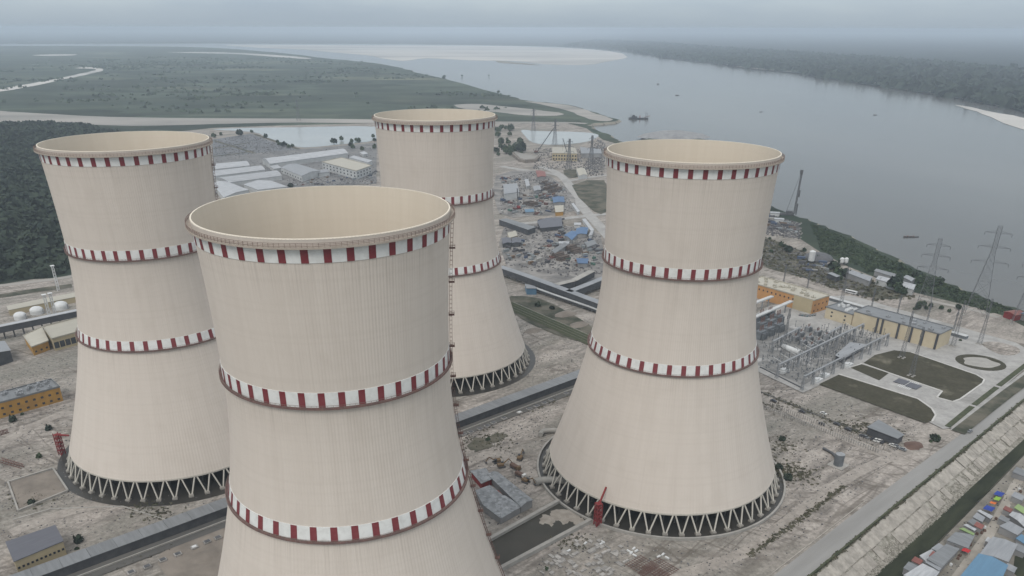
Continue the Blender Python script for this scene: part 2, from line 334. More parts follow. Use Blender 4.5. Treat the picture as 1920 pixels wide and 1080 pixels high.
wood('woodland', FOR, 5200, 8.5, 9.0, 34, 2.6, 'dense dark green wood behind the leftmost cooling tower', m_leaf_dark)
CHAR = px((-60,203),(200,214),(700,220),(900,216),(930,180),(800,143),(700,122),(560,108),(300,108),(0,120),(-100,150))
_sc = []
for cx_, cy_ in scatter(CHAR, 75):
    s_ = rng.uniform(25, 110); el = rng.uniform(1, 3)
    _sc += [(cx_ + rng.normal() * s_ * el, cy_ + rng.normal() * s_, .2) for i in range(int(rng.integers(6, 34)))]
_r = rng.uniform(4, 11, len(_sc)); tag(obj('scrub', leaf_mesh('scrub', _sc, _r, _r * .6, 8, 3.6, m_leaf)), 'clumps of scrub and hedges over the flat green plain', 'scrub', None, 'stuff')
FB = [p for p in fr[6:50]] ; FB = [p + Vector((12, 22, 0)) for p in FB] + [Vector((p.x * 1.5 + 600, p.y * 1.4 + 500, 0)) for p in FB[::-1]]
wood('far_woodland', FB, 9000, 34, 15, 9, 15, 'distant dark woodland along the far river bank', m_leaf_dark)

# ================================================================== COOLING TOWERS
m_shell = None
def shell_material(name, c1, c2, c3, dirt=True):
    m = bpy.data.materials.new(name); m.use_nodes = True; t = m.node_tree; b = t.nodes['Principled BSDF']; L = t.links.new
    b.inputs['Roughness'].default_value = 0.8; b.inputs['Specular IOR Level'].default_value = 0.25
    N = lambda ty: t.nodes.new(ty)
    co = N('ShaderNodeTexCoord'); oi = N('ShaderNodeObjectInfo')
    nrm = N('ShaderNodeSeparateXYZ'); L(co.outputs['Object'], nrm.inputs[0])
    at = N('ShaderNodeMath'); at.operation = 'ARCTAN2'; L(nrm.outputs[1], at.inputs[0]); L(nrm.outputs[0], at.inputs[1])
    def noise(ka, kz, sc_, det, off=0.0):
        cb = N('ShaderNodeCombineXYZ')
        ca = N('ShaderNodeMath'); ca.operation = 'COSINE'; sa = N('ShaderNodeMath'); sa.operation = 'SINE'
        L(at.outputs[0], ca.inputs[0]); L(at.outputs[0], sa.inputs[0])
        mz = N('ShaderNodeMath'); mz.operation = 'MULTIPLY_ADD'; mz.inputs[1].default_value = kz; mz.inputs[2].default_value = off; L(nrm.outputs[2], mz.inputs[0])
        L(ca.outputs[0], cb.inputs[0]); L(sa.outputs[0], cb.inputs[1]); L(mz.outputs[0], cb.inputs[2])
        ad = N('ShaderNodeVectorMath'); ad.operation = 'MULTIPLY'; ad.inputs[1].default_value = (ka, ka, 1); L(cb.outputs[0], ad.inputs[0])
        o2 = N('ShaderNodeVectorMath'); o2.operation = 'ADD'; L(ad.outputs[0], o2.inputs[0])
        rs = N('ShaderNodeMath'); rs.operation = 'MULTIPLY'; rs.inputs[1].default_value = 60; L(oi.outputs['Random'], rs.inputs[0]); L(rs.outputs[0], o2.inputs[1])
        n = N('ShaderNodeTexNoise'); n.inputs['Scale'].default_value = sc_; n.inputs['Detail'].default_value = det; L(o2.outputs[0], n.inputs['Vector']); return n.outputs['Fac']
    def ramp(f, lo, hi):
        r = N('ShaderNodeMapRange'); r.inputs['From Min'].default_value = lo; r.inputs['From Max'].default_value = hi; L(f, r.inputs[0]); return r.outputs[0]
    def mix(f, a, c, fac=1.0):
        x = N('ShaderNodeMix'); x.data_type = 'RGBA'
        if fac != 1.0:
            q = N('ShaderNodeMath'); q.operation = 'MULTIPLY'; q.inputs[1].default_value = fac; L(f, q.inputs[0]); f = q.outputs[0]
        L(f, x.inputs[0])
        for i, q in ((6, a), (7, c)):
            if hasattr(q, 'links'): L(q, x.inputs[i])
            else: x.inputs[i].default_value = (*q, 1)
        return x.outputs[2]
    col = mix(ramp(noise(14, 0.012, 1.0, 4), 0.35, 0.65), c1, c2)           # broad vertical weathering
    col = mix(ramp(noise(70, 0.02, 1.0, 4, 3.0), 0.5, 0.75), col, c3, 0.38)  # fine run-off streaks
    col = mix(ramp(noise(5, 0.09, 1.0, 5, 9.0), 0.52, 0.7), col, c3, 0.35)   # pour patches
    lj = N('ShaderNodeTexNoise'); lj.noise_dimensions = '1D'; lj.inputs['Scale'].default_value = 0.55; lj.inputs['Detail'].default_value = 2; L(nrm.outputs[2], lj.inputs['W'])
    col = mix(ramp(lj.outputs['Fac'], 0.5, 0.68), col, c3, 0.20)              # pour lifts
    for zb in (168.0, 123.0, 77.0) if dirt else ():                                           # rain dirt running down below the walkways
        mr = N('ShaderNodeMapRange'); mr.inputs['From Min'].default_value = zb - 13; mr.inputs['From Max'].default_value = zb; L(nrm.outputs[2], mr.inputs[0])
        lt = N('ShaderNodeMath'); lt.operation = 'LESS_THAN'; lt.inputs[1].default_value = zb; L(nrm.outputs[2], lt.inputs[0])
        m1 = N('ShaderNodeMath'); m1.operation = 'MULTIPLY'; L(mr.outputs[0], m1.inputs[0]); L(lt.outputs[0], m1.inputs[1])
        m2 = N('ShaderNodeMath'); m2.operation = 'MULTIPLY'; L(m1.outputs[0], m2.inputs[0]); L(ramp(noise(95, 0.012, 1.0, 3, zb), 0.5, 0.72), m2.inputs[1])
        col = mix(m2.outputs[0], col, tuple(q * .72 for q in c3), 0.5)
    L(col, b.inputs['Base Color']); return m
m_shell = shell_material('tower_concrete', (0.59, 0.534, 0.478), (0.566, 0.51, 0.455), (0.50, 0.446, 0.392))
m_inner = shell_material('tower_lining', (0.64, 0.57, 0.475), (0.62, 0.55, 0.455), (0.585, 0.515, 0.42), False)
m_white = mat('white_paint', (0.69, 0.70, 0.685), (0.53, 0.53, 0.515), lo=.45, hi=.8, scale=0.35, rough=0.6, coord='obj')
m_red = mat('red_paint', (0.165, 0.024, 0.032), (0.20, 0.045, 0.05), scale=0.35, rough=0.6, coord='obj')
m_lip = mat('rim_concrete', (0.74, 0.68, 0.58), (0.66, 0.60, 0.50), scale=0.5, coord='obj')
m_walk = mat('walkway_steel', (0.18, 0.10, 0.085), (0.12, 0.085, 0.08), scale=0.5, coord='obj')
m_rimwalk = mat('rim_walkway_concrete', (0.43, 0.375, 0.32), (0.35, 0.30, 0.255), scale=0.8, coord='obj')
m_rail = mat('railing_steel', (0.25, 0.19, 0.165), (0.18, 0.13, 0.115), scale=0.5, coord='obj')
m_leg = mat('leg_concrete', (0.50, 0.475, 0.42), (0.42, 0.40, 0.36), scale=0.2, rough=0.85, rnd=0.06)
m_ped = mat('pedestal_concrete', (0.33, 0.31, 0.28), (0.26, 0.245, 0.22), scale=0.4, rnd=0.08)
m_rust = mat('rusty_steel', (0.18, 0.095, 0.075), (0.12, 0.07, 0.06), scale=0.6, coord='obj')
m_basin = mat('basin_concrete', (0.36, 0.345, 0.32), (0.28, 0.27, 0.25), scale=0.3)
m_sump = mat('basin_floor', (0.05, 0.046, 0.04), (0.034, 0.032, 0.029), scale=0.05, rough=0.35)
m_fill = mat('fill_column', (0.10, 0.095, 0.085), (0.075, 0.07, 0.065), scale=0.3)
def rsh(z):
    t = (z - 123.0)
    return 38.35 * math.sqrt(1 + (t / 87.8) ** 2) if t < 0 else 38.35 * math.sqrt(1 + (t / 167.0) ** 2)
def ring_mesh(name, prof, n, m, smooth=True, ribs=0.0):
    vs = []; fs = []; k = len(prof)
    for r, z in prof:
        for i in range(n):
            a = 2 * PI * i / n; q = r + (ribs if i % 3 == 0 else 0.0)
            vs.append((q * math.cos(a), q * math.sin(a), z))
    for j in range(k - 1):
        for i in range(n): fs.append((j * n + i, j * n + (i + 1) % n, (j + 1) * n + (i + 1) % n, (j + 1) * n + i))
    me = bpy.data.meshes.new(name); me.from_pydata(vs, [], fs)
    bm = bmesh.new(); bm.from_mesh(me); bmesh.ops.recalc_face_normals(bm, faces=bm.faces); bm.to_mesh(me); bm.free()
    if smooth:
        me.polygons.foreach_set('use_smooth', [True] * len(me.polygons))
    me.materials.append(m); return me
def closed_ring(name, r0, r1, z0, z1, n, m):        # rectangular section
    return ring_mesh(name, [(r0, z0), (r1, z0), (r1, z1), (r0, z1), (r0, z0)], n, m, False)
def railing(name, r, z, h, n, m, rails=3, t=0.09):
    b = MB()
    for i in range(n):
        a = 2 * PI * i / n; b.box((r * math.cos(a), r * math.sin(a), z + h / 2), (t, t, h), a)
    seg = 120
    for k in range(rails):
        zz = z + h * (k + 1) / rails
        for i in range(seg):
            a, c = 2 * PI * i / seg, 2 * PI * (i + 1) / seg
            b.beam((r * math.cos(a), r * math.sin(a), zz), (r * math.cos(c), r * math.sin(c), zz), t)
    return b.mesh(name, m)
ZB = 10.6
zs = list(np.linspace(ZB, 175, 46))
shell_me = ring_mesh('shell', [(rsh(z), z) for z in zs], 720, m_shell, True, 0.09)
inner_me = ring_mesh('inner_lining', [(rsh(z) - (0.9 if z < 150 else 0.9 - 0.5 * (z - 150) / 25), z) for z in zs], 180, m_inner)
lip_me = ring_mesh('rim_lip', [(rsh(175) - 0.43, 174.8), (rsh(175) - 0.43, 175.06), (rsh(175) - 0.02, 175.06), (rsh(175) + 0.1, 174.8)], 180, m_lip, False)
foot_me = closed_ring('shell_foot', rsh(ZB) - 0.95, rsh(ZB) + 0.12, ZB - 0.5, ZB + 0.3, 180, m_leg)
rimw_me = closed_ring('rim_walkway', rsh(173) + 0.15, 41.75, 172.55, 172.95, 180, m_rimwalk)
rimr_me = railing('railing', 41.6, 172.95, 1.2, 170, m_rail, 3, 0.11)
rimf_me = ring_mesh('toe_board', [(41.76, 172.45), (41.77, 172.98)], 180, m_rimwalk, False)
NS = 40; RF = 0.34
def band_meshes(z0, z1, proud=0.22):
    prof = [(rsh(z) + proud, z) for z in np.linspace(z0, z1, 4)]
    prof = [(rsh(z0), z0)] + prof + [(rsh(z1), z1)]
    band = ring_mesh('stripe_band', prof, 240, m_white, False)
    vs = []; fs = []; st = 6; da = 2 * PI / NS * RF
    for z in np.linspace(z0, z1, 4):
        for i in range(st + 1):
            a = -da / 2 + da * i / st; r = rsh(z) + proud + 0.07; vs.append((r * math.cos(a), r * math.sin(a), z + (0.01 if z < z1 else -0.01)))
    n = st + 1
    for j in range(3):
        for i in range(st): fs.append((j * n + i, j * n + i + 1, (j + 1) * n + i + 1, (j + 1) * n + i))
    me = bpy.data.meshes.new('red_stripe'); me.from_pydata(vs, [], fs); me.materials.append(m_red)
    return band, me
bands = [band_meshes(168.2, 172.4), band_meshes(123.3, 128.2), band_meshes(77.45, 82.3)]
walks = [(closed_ring('band_walkway', rsh(z) + 0.1, rsh(z) + 1.25, z - 0.35, z, 180, m_walk), railing('railing', rsh(z) + 1.2, z, 1.1, 150, m_rail, 2, 0.08)) for z in (123.2, 77.3)]
NV = 50; RL = 65.3
def leg_mesh(s):
    b = MB(); da = 2 * PI / NV; a = s * da * 0.43
    p = Vector((RL * math.cos(s * 0.007), RL * math.sin(s * 0.007), 1.2)); q = Vector((rsh(ZB) * math.cos(a) - 0.4, rsh(ZB) * math.sin(a), ZB - 0.3))
    b.cyl(p, q, 0.42, 8); return b.mesh('support_leg', m_leg, True)
leg_me = [leg_mesh(1), leg_mesh(-1)]
ped_me = MB().base(RL, 0, 0.1, 2.3, 2.6, 1.2).base(RL, 0, 1.3, 1.4, 1.7, 0.35).mesh('pedestal', m_ped)
fc = MB()
for rr in (20, 32, 44, 54):
    k = int(rr * 1.1)
    for i in range(k): fc.base(rr * math.cos(2 * PI * i / k), rr * math.sin(2 * PI * i / k), 0.2, 0.7, 0.7, 13.5)
for i in range(48):                                 # packing deck carried by the columns
    a = 2 * PI * i / 48
fc_me = fc.mesh('fill_columns', m_fill)
deck_me = ring_mesh('fill_deck', [(0.5, 13.0), (rsh(13.2) - 1.2, 13.0), (rsh(14.6) - 1.2, 14.6), (0.5, 14.6)], 72, m_fill, False)
basin_me = closed_ring('basin_wall', 68.6, 69.6, -0.1, 1.6, 144, m_basin)
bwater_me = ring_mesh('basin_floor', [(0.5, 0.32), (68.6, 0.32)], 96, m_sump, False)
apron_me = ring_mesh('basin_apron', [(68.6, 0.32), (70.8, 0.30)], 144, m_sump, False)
LA = R(10)
lad = MB(); plat = MB().base(0, 0, 0, 1.9, 1.7, 0.2)
for a, c in (((-.95, -.85), (.95, -.85)), ((.95, -.85), (.95, .85)), ((.95, .85), (-.95, .85))):
    plat.beam((*a, 1.1), (*c, 1.1), 0.08); plat.beam((*a, 0), (*a, 1.1), 0.08); plat.beam((*a, 0.6), (*c, 0.6), 0.06)
plat_me = plat.mesh('ladder_platform', m_rust)
lz = np.arange(3, 172, 1.5)
for z0, z1 in zip(lz[:-1], lz[1:]):
    r0, r1 = rsh(max(z0, ZB)) + 0.5, rsh(max(z1, ZB)) + 0.5
    for y in (-0.45, 0.45):
        lad.beam((r0, y, z0), (r1, y, z1), 0.12); lad.beam((r0 + 0.8, y, z0), (r1 + 0.8, y, z1), 0.1)
    lad.beam((r0, -0.45, z0), (r0, 0.45, z0), 0.08); lad.beam((r0, -0.45, z0), (r0 + 0.8, -0.45, z0), 0.08); lad.beam((r0, 0.45, z0), (r0 + 0.8, 0.45, z0), 0.08); lad.beam((r0 + 0.8, -0.45, z0), (r0 + 0.8, 0.45, z0), 0.1)
lad_me = lad.mesh('ladder', m_rust)
TOW = [((-190.8, 416.8), 'leftmost beige cooling tower with red and white bands, standing before the dark wood'),
       ((-56.4, 251.0), 'nearest and largest cooling tower in the foreground, its base below the frame'),
       ((-44.1, 553.6), 'farthest cooling tower, partly hidden behind the rim of the nearest one'),
       ((90.6, 386.2), 'rightmost cooling tower with its ring of V legs beside the canal road')]
for ti, ((tx, ty), lab) in enumerate(TOW):
    T = thing('cooling_tower', lab, 'cooling tower', (tx, ty, 0), 0, 'hyperboloid cooling towers')
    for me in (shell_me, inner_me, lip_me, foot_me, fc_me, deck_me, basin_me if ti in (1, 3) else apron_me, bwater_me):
        p = obj(me.name.split('.')[0], me, T)
        if me is fc_me: p['kind'] = 'stuff'
    wk = obj('rim_walkway', rimw_me, T); obj('railing', rimr_me, wk); obj('toe_board', rimf_me, wk)
    off = [0.03, 0.06, 0.02, 0.09][ti]
    for bi, (bm_, sm_) in enumerate(bands):
        bo = obj('stripe_band', bm_, T)
        for i in range(NS): obj('red_stripe', sm_, bo, rz=2 * PI * i / NS + off)
    for wm_, rm_ in walks:
        wo = obj('band_walkway', wm_, T); obj('railing', rm_, wo)
    for i in range(NV):
        a = 2 * PI * (i + 0.5) / NV
        obj('pedestal', ped_me, T, rz=a)
        for lm in leg_me: obj('support_leg', lm, T, rz=a)
    lo = obj('ladder', lad_me, T, rz=[R(13), R(5), R(24), R(14)][ti])
    for k, z in enumerate(np.arange(12, 171, 11.5)):
        obj('ladder_platform', plat_me, lo, (rsh(z) + 1.15, 0, z))

# ================================================================== BUILDINGS AND YARDS
m_conc = mat('concrete', (0.36, 0.345, 0.32), (0.28, 0.27, 0.25), scale=0.15, rnd=0.05)
m_pave = mat('pavement_concrete', (0.385, 0.375, 0.36), (0.285, 0.277, 0.265), scale=0.11, detail=10, c3=(0.235, 0.228, 0.215), scale3=0.02, lo3=0.55, hi3=0.75, grit=.15)
m_road = mat('road_surface', (0.295, 0.29, 0.28), (0.225, 0.22, 0.212), scale=0.07, stretch=(0.12, 1, 1), rot=UA, detail=7)
m_dusty = mat('dusty_road', (0.37, 0.335, 0.30), (0.25, 0.225, 0.20), scale=0.09, detail=9, grit=.25)
m_asph = mat('dark_asphalt', (0.075, 0.073, 0.07), (0.12, 0.115, 0.105), scale=0.09, stretch=(0.15, 1, 1), rot=UA, detail=6)
m_lawn = mat('lawn', (0.056, 0.053, 0.037), (0.074, 0.069, 0.050), scale=0.06, detail=8, c3=(0.19, 0.175, 0.135), scale3=0.035, lo3=0.58, hi3=0.78, rough=1.0, spec=0.05, grit=.25)
m_hedge = mat('hedge', (0.055, 0.065, 0.042), (0.09, 0.095, 0.06), scale=0.4, rough=1.0, spec=0.05)
m_scrub = mat('rough_grass', (0.055, 0.060, 0.045), (0.135, 0.125, 0.10), scale=0.05, detail=8, lo=0.4, hi=0.6, rough=1.0, spec=0.05)
m_mud = mat('mud', (0.16, 0.14, 0.12), (0.24, 0.21, 0.18), scale=0.08, detail=8, rough=1.0)
def roofmat(n, a, b, rot=UA): return mat(n, a, b, scale=0.6, stretch=(0.12, 1.0, 1), rot=rot, detail=5, lo=0.3, hi=0.7, rough=0.55, rnd=0.1, metal=0.0, spec=0.4)
m_rgrey = roofmat('grey_roof_sheet', (0.28, 0.29, 0.305), (0.20, 0.21, 0.225))
m_rgrey2 = roofmat('grey_roof_sheet_cross', (0.21, 0.22, 0.23), (0.15, 0.157, 0.165), UA + PI / 2)
m_rwhite = roofmat('white_roof_sheet', (0.45, 0.46, 0.475), (0.26, 0.27, 0.285))
m_rdark = roofmat('dark_roof_sheet', (0.085, 0.088, 0.105), (0.11, 0.112, 0.13))
m_rblue = roofmat('blue_roof_sheet', (0.075, 0.145, 0.27), (0.06, 0.115, 0.21))
m_rlblue = roofmat('pale_blue_roof_sheet', (0.10, 0.205, 0.31), (0.085, 0.17, 0.26))
m_rred = roofmat('rust_red_roof_sheet', (0.22, 0.075, 0.06), (0.17, 0.06, 0.05))
m_rgreen = roofmat('green_roof_sheet', (0.24, 0.34, 0.13), (0.19, 0.27, 0.11))
m_rtan = roofmat('tan_roof', (0.42, 0.395, 0.33), (0.34, 0.32, 0.27))
m_rpatch = mat('patched_roof', (0.28, 0.29, 0.30), (0.18, 0.19, 0.20), scale=0.3, cells=(0.55, 0.26), rough=.6)
m_tarp = mat('blue_tarpaulin', (0.03, 0.06, 0.30), (0.025, 0.05, 0.22), scale=0.5)
m_yellow = mat('yellow_render', (0.57, 0.495, 0.36), (0.49, 0.42, 0.30), scale=0.08, rough=0.85)
m_orange = mat('orange_render', (0.52, 0.275, 0.11), (0.41, 0.225, 0.10), scale=0.08, rough=0.85)
m_ochre = mat('ochre_render', (0.48, 0.27, 0.06), (0.33, 0.19, 0.06), scale=0.12, rough=0.9)
m_tan = mat('tan_render', (0.44, 0.37, 0.24), (0.38, 0.32, 0.21), scale=0.1)
m_wallg = mat('grey_wall', (0.27, 0.27, 0.27), (0.20, 0.20, 0.205), scale=0.1, rnd=0.12)
m_wallw = mat('white_wall', (0.52, 0.53, 0.53), (0.42, 0.43, 0.43), scale=0.08)
m_walld = mat('dark_cladding_and_shade', (0.055, 0.058, 0.066), (0.085, 0.088, 0.095), scale=0.2)  # dark cladding; also painted shade: gallery sides, inside of the open shed
m_redw = mat('red_steel', (0.24, 0.03, 0.03), (0.17, 0.028, 0.03), scale=0.5)
m_glass = mat('window_glass', (0.03, 0.035, 0.045), (0.05, 0.055, 0.065), scale=0.5, rough=0.15, spec=0.5)
m_steel = mat('galvanised_steel', (0.30, 0.31, 0.325), (0.23, 0.24, 0.25), scale=0.3, rough=0.6, rnd=0.1)
m_dsteel = mat('dark_steel', (0.075, 0.078, 0.085), (0.11, 0.11, 0.115), scale=0.3, rough=0.6)
m_wsteel = mat('white_steel', (0.62, 0.63, 0.63), (0.52, 0.53, 0.53), scale=0.3, rough=0.6)
m_machine = mat('machine_grey', (0.16, 0.175, 0.19), (0.11, 0.12, 0.13), scale=0.3, rnd=0.2)
m_brown = mat('brown_soil', (0.10, 0.062, 0.05), (0.15, 0.095, 0.075), scale=0.15)
m_block = mat('concrete_block', (0.36, 0.345, 0.325), (0.24, 0.23, 0.22), scale=0.6, rnd=0.2)
m_slab = mat('slope_slab', (0.39, 0.36, 0.32), (0.25, 0.232, 0.205), scale=0.3, detail=8, rnd=0.10)
m_weed = mat('canal_weed', (0.022, 0.026, 0.017), (0.045, 0.051, 0.031), scale=0.15, stretch=(0.3, 1, 1), rot=UA, detail=9, rough=0.8, spec=0.1)

def ccw(p):
    a = sum(p[i][0] * p[(i + 1) % len(p)][1] - p[(i + 1) % len(p)][0] * p[i][1] for i in range(len(p)))
    return p if a > 0 else p[::-1]
def grow(p, d):
    """move every edge of a ccw polygon outward by d"""
    n = len(p); out = []
    for i in range(n):
        a, b, c = p[i - 1], p[i], p[(i + 1) % n]
        e = (Vector((b.x - a.x, b.y - a.y))).normalized(); f = (Vector((c.x - b.x, c.y - b.y))).normalized()
        n1 = Vector((e.y, -e.x)); n2 = Vector((f.y, -f.x)); k = n1 + n2; k = k / max(0.3, k.dot(n1) if k.length else 1)
        out.append(Vector((b.x + k.x * d, b.y + k.y * d, 0)))
    return out
def house(name, label, cat, pts, h, wall, roof, style='flat', rh=2.0, z0=0.15, over=0.5, wins=(), door=(), group=None, wsize=(1.6, 1.4), winmat=None, parapet=0.0):
    """a building over the footprint pts (world); wins = (edge index, rows, columns, sill height)"""
    P = ccw([Vector((p[0], p[1], 0)) for p in pts]); c = sum(P, Vector()) / len(P)
    T = thing(name, label, cat, (c.x, c.y, z0), 0, group); Q = [p - c for p in P]
    b = MB().prism(Q, 0, h)
    wl = b.build('wall', wall, T)
    O = grow(Q, over)
    r = MB()
    if style == 'flat' or len(Q) != 4:
        r.prism(O, h + 0.004, h + 0.35)
        if parapet:
            for i in range(len(O)): r.beam(O[i] + Vector((0, 0, h + 0.35 + parapet / 2)), O[(i + 1) % len(O)] + Vector((0, 0, h + 0.35 + parapet / 2)), 0.3, parapet)
    else:
        i0 = 0 if (O[1] - O[0]).length >= (O[2] - O[1]).length else 1     # eaves run along edge i0
        a, b_, c_, d = (O[(i0 + k) % 4] for k in range(4)); up = lambda v, z: Vector((v.x, v.y, z)); e0 = h - 0.1
        if style == 'gable':
            m1, m2 = (a + d) / 2, (b_ + c_) / 2; t = 0.25
            for s_, e_, f_, g_ in ((a, b_, m2, m1), (c_, d, m1, m2)):
                lo = [up(s_, e0), up(e_, e0), up(f_, e0 + rh), up(g_, e0 + rh)]; r.add(lo + [v + Vector((0, 0, t)) for v in lo], [(3, 2, 1, 0), (4, 5, 6, 7), (0, 1, 5, 4), (1, 2, 6, 5), (2, 3, 7, 6), (3, 0, 4, 7)])
            for s_, e_, k in ((a, d, m1), (b_, c_, m2)):
                MB().add([up(v * 0.985, z_) for v, z_ in ((s_, e0), (e_, e0), (k, e0 + rh))], [(0, 1, 2)]).build('gable', wall, T)
        elif style == 'vault':
            n = 9; A = []; B = []
            for k in range(n + 1):
                t = k / n; z = e0 + rh * math.sin(PI * t) ** 0.8
                A.append(up(a.lerp(d, t), z)); B.append(up(b_.lerp(c_, t), z))
            r.add(A + B, [(k, n + 1 + k, n + 2 + k, k + 1) for k in range(n)] + [tuple(range(n + 1)), tuple(range(n + 1, 2 * n + 2))])
        elif style == 'mono':
            lo = [up(a, e0), up(b_, e0), up(c_, e0 + rh), up(d, e0 + rh)]; r.add(lo + [v + Vector((0, 0, 0.25)) for v in lo], [(3, 2, 1, 0), (4, 5, 6, 7), (0, 1, 5, 4), (1, 2, 6, 5), (2, 3, 7, 6), (3, 0, 4, 7)])
    r.build('roof', roof, T)
    for (ei, rows, cols, sill) in wins:
        a, b_ = Q[ei % len(Q)], Q[(ei + 1) % len(Q)]; d = (b_ - a); L = d.length; d.normalize(); nn = Vector((d.y, -d.x, 0)); ang = math.atan2(d.y, d.x)
        me = MB().box((0, 0, wsize[1] / 2), (wsize[0], 0.16, wsize[1])).mesh('window', winmat or m_glass)
        for rr in range(rows):
            for cc in range(cols):
                p = a + d * (L * (cc + 0.5) / cols) + nn * 0.05
                obj('window', me, T, (p.x, p.y, sill + rr * (h - sill) / rows), ang)
    for (ei, t, w_, hh) in door:
        a, b_ = Q[ei % len(Q)], Q[(ei + 1) % len(Q)]; d = (b_ - a); L = d.length; d.normalize(); nn = Vector((d.y, -d.x, 0)); p = a + d * L * t + nn * 0.05
        MB().box((0, 0, hh / 2), (w_, 0.2, hh)).build('door', m_walld, T, (p.x, p.y, 0), math.atan2(d.y, d.x))
    return T
def facing(pts):                                     # edges of the ccw footprint that look towards the camera, nearest first
    P = ccw([Vector((p[0], p[1], 0)) for p in pts]); r = []
    for i in range(len(P)):
        a, b = P[i], P[(i + 1) % len(P)]; d = b - a; n = Vector((d.y, -d.x, 0)).normalized(); m = (a + b) / 2
        r.append((n.dot(-m.normalized()) * d.length, i))
    return [i for s, i in sorted(r, reverse=True)]
def roofpx(pp, h, z0=0.15): return [G(a, b, z0 + h) for a, b in pp]
def quadpx(a, b, depth, h=0):
    """rectangle whose near edge runs from photo point a to b on the ground, going back by depth"""
    A, B = G(*a), G(*b); d = (B - A).normalized(); n = Vector((-d.y, d.x, 0))
    if n.dot(A) < 0: n = -n
    return [A, B, B + n * depth, A + n * depth]
LZ = [0.19]
def road(name, pts, wd, m, z=None, n=4):
    LZ[0] += 0.012
    return sheet(name, strip(smooth_poly([Vector((p[0], p[1], 0)) for p in pts], n, False), wd), m, z or LZ[0])
def area(name, pts, m, z=None, n=0):
    LZ[0] += 0.012
    return sheet(name, smooth_poly(pts, n) if n else pts, m, z or LZ[0])
def wall(name, label, cat, pts, h, t, m, z0=0.1, group=None):
    c = Vector((pts[0][0], pts[0][1], z0)); T = thing(name, label, cat, c, 0, group); k = 0
    for a, b in zip(pts[:-1], pts[1:]):
        a, b = Vector((a[0], a[1], 0)), Vector((b[0], b[1], 0)); n = max(1, int((b - a).length / 8)); d = (b - a) / n
        me = MB().beam((0, 0, h / 2), (d.x * 0.996, d.y * 0.996, h / 2), t, h).mesh('wall_panel', m)
        for i in range(n): p = a + d * i - Vector((c.x, c.y, 0)); obj('wall_panel', me, T, p)
    return T

# ---------------------------------------------------------------- roads and open ground
PR = [(1453,1078),(1622,947),(1761,844),(1872,764),(1920,728),(2010,660)], [(2030,672),(1920,748),(1878,782),(1797,850),(1692,936),(1547,1056)]
pl, pr_ = px(*PR[0]), px(*PR[1])
pl[0:0] = [pl[0] - (pl[1] - pl[0]).normalized() * 250]; pr_.append(pr_[-1] + (pr_[-1] - pr_[-2]).normalized() * 250)
area('perimeter_road', pl + pr_, m_road)
road('yard_track', px((1250,1085),(1400,1035),(1500,960),(1600,890),(1700,845),(1780,805)), 7, m_dusty)
road('yard_track', px((1440,750),(1520,790),(1600,828),(1700,870)), 9, m_dusty)
road('yard_track', px((870,870),(930,850),(985,880),(1010,900)), 8, m_dusty)
road('yard_track', px((20,1000),(130,960),(300,925),(420,900)), 8, m_dusty)
road('yard_track', px((0,835),(60,800),(130,770)), 8, m_dusty)
road('river_road', px((1400,498),(1430,510),(1500,530),(1560,548),(1640,572),(1720,595),(1810,618),(1920,642),(2050,675)), 9, m_dusty)
road('river_path', px((1500,500),(1530,510),(1560,514),(1600,512),(1640,540),(1700,553),(1760,568),(1830,583),(1872,596)), 6, m_sand)
road('wood_road', px((-80,545),(0,536),(60,529),(125,520),(200,505)), 9, m_sand)
road('wood_road', px((-80,566),(0,556),(60,546),(135,536)), 14, m_scrub)
road('site_road', px((1012,312),(1040,322),(1062,340),(1080,370),(1100,398),(1125,425),(1160,465)), 15, m_pave)
road('site_road', px((940,312),(975,318),(1030,325),(1050,330)), 14, m_pave)
road('site_road', px((1060,341),(1090,335),(1135,329),(1180,326)), 10, m_pave)
road('site_road', px((1150,400),(1110,404),(1060,410),(1000,418),(950,420)), 12, m_pave)
road('site_road', px((1068,424),(1035,437),(1010,470),(985,485),(950,490)), 10, m_dusty)
road('site_road', px((1100,455),(1060,475),(1030,497),(1005,512),(960,520)), 9, m_dusty)
road('site_road', px((950,325),(960,335),(965,350),(985,370),(985,385)), 12, m_dusty)
road('sand_embankment', px((930,231),(1000,230),(1060,230),(1100,232)), 26, m_sand)
area('site_lawn', px((1072,348),(1132,338),(1140,370),(1136,398),(1112,396)), m_scrub, n=2)
area('site_lawn', px((1056,320),(1080,318),(1088,330),(1066,334)), m_scrub, n=2)
area('mud_pit', px((945,560),(1010,560),(1090,600),(1110,620),(1080,640),(980,600)), m_scrub, n=3)
area('rough_ground', px((1410,440),(1500,470),(1560,500),(1640,530),(1700,555),(1640,560),(1540,530),(1410,490)), m_scrub, n=3)
area('mud_pit', jig(smooth_poly(px((876,836),(900,822),(915,826),(930,812),(948,817),(940,828),(925,832),(912,842),(890,846)), 4), .9), m_scrub)
area('soil_patch', px((1694,832),(1712,829),(1728,838),(1725,842),(1705,840)), m_brown, n=3)
area('mud_patch', px((420,990),(300,1040),(330,1090),(420,1075)), m_mud, n=3)
area('worksite', px((930,330),(1000,320),(1060,350),(1080,395),(1000,405),(935,400)), mat('worksite_soil', (0.26, 0.245, 0.23), (0.13, 0.125, 0.12), scale=0.04, detail=9, lo=0.4, hi=0.6), n=2)
area('worksite', px((945,425),(1070,425),(1125,440),(1130,520),(1090,545),(1010,525),(950,500)), MATS['worksite_soil'], n=2)
area('paddy_field', px((398,262),(470,251),(500,262),(560,282),(500,292),(400,298)), mat('paddy', (0.16, 0.165, 0.175), (0.105, 0.11, 0.115), scale=0.02, detail=6), n=0)
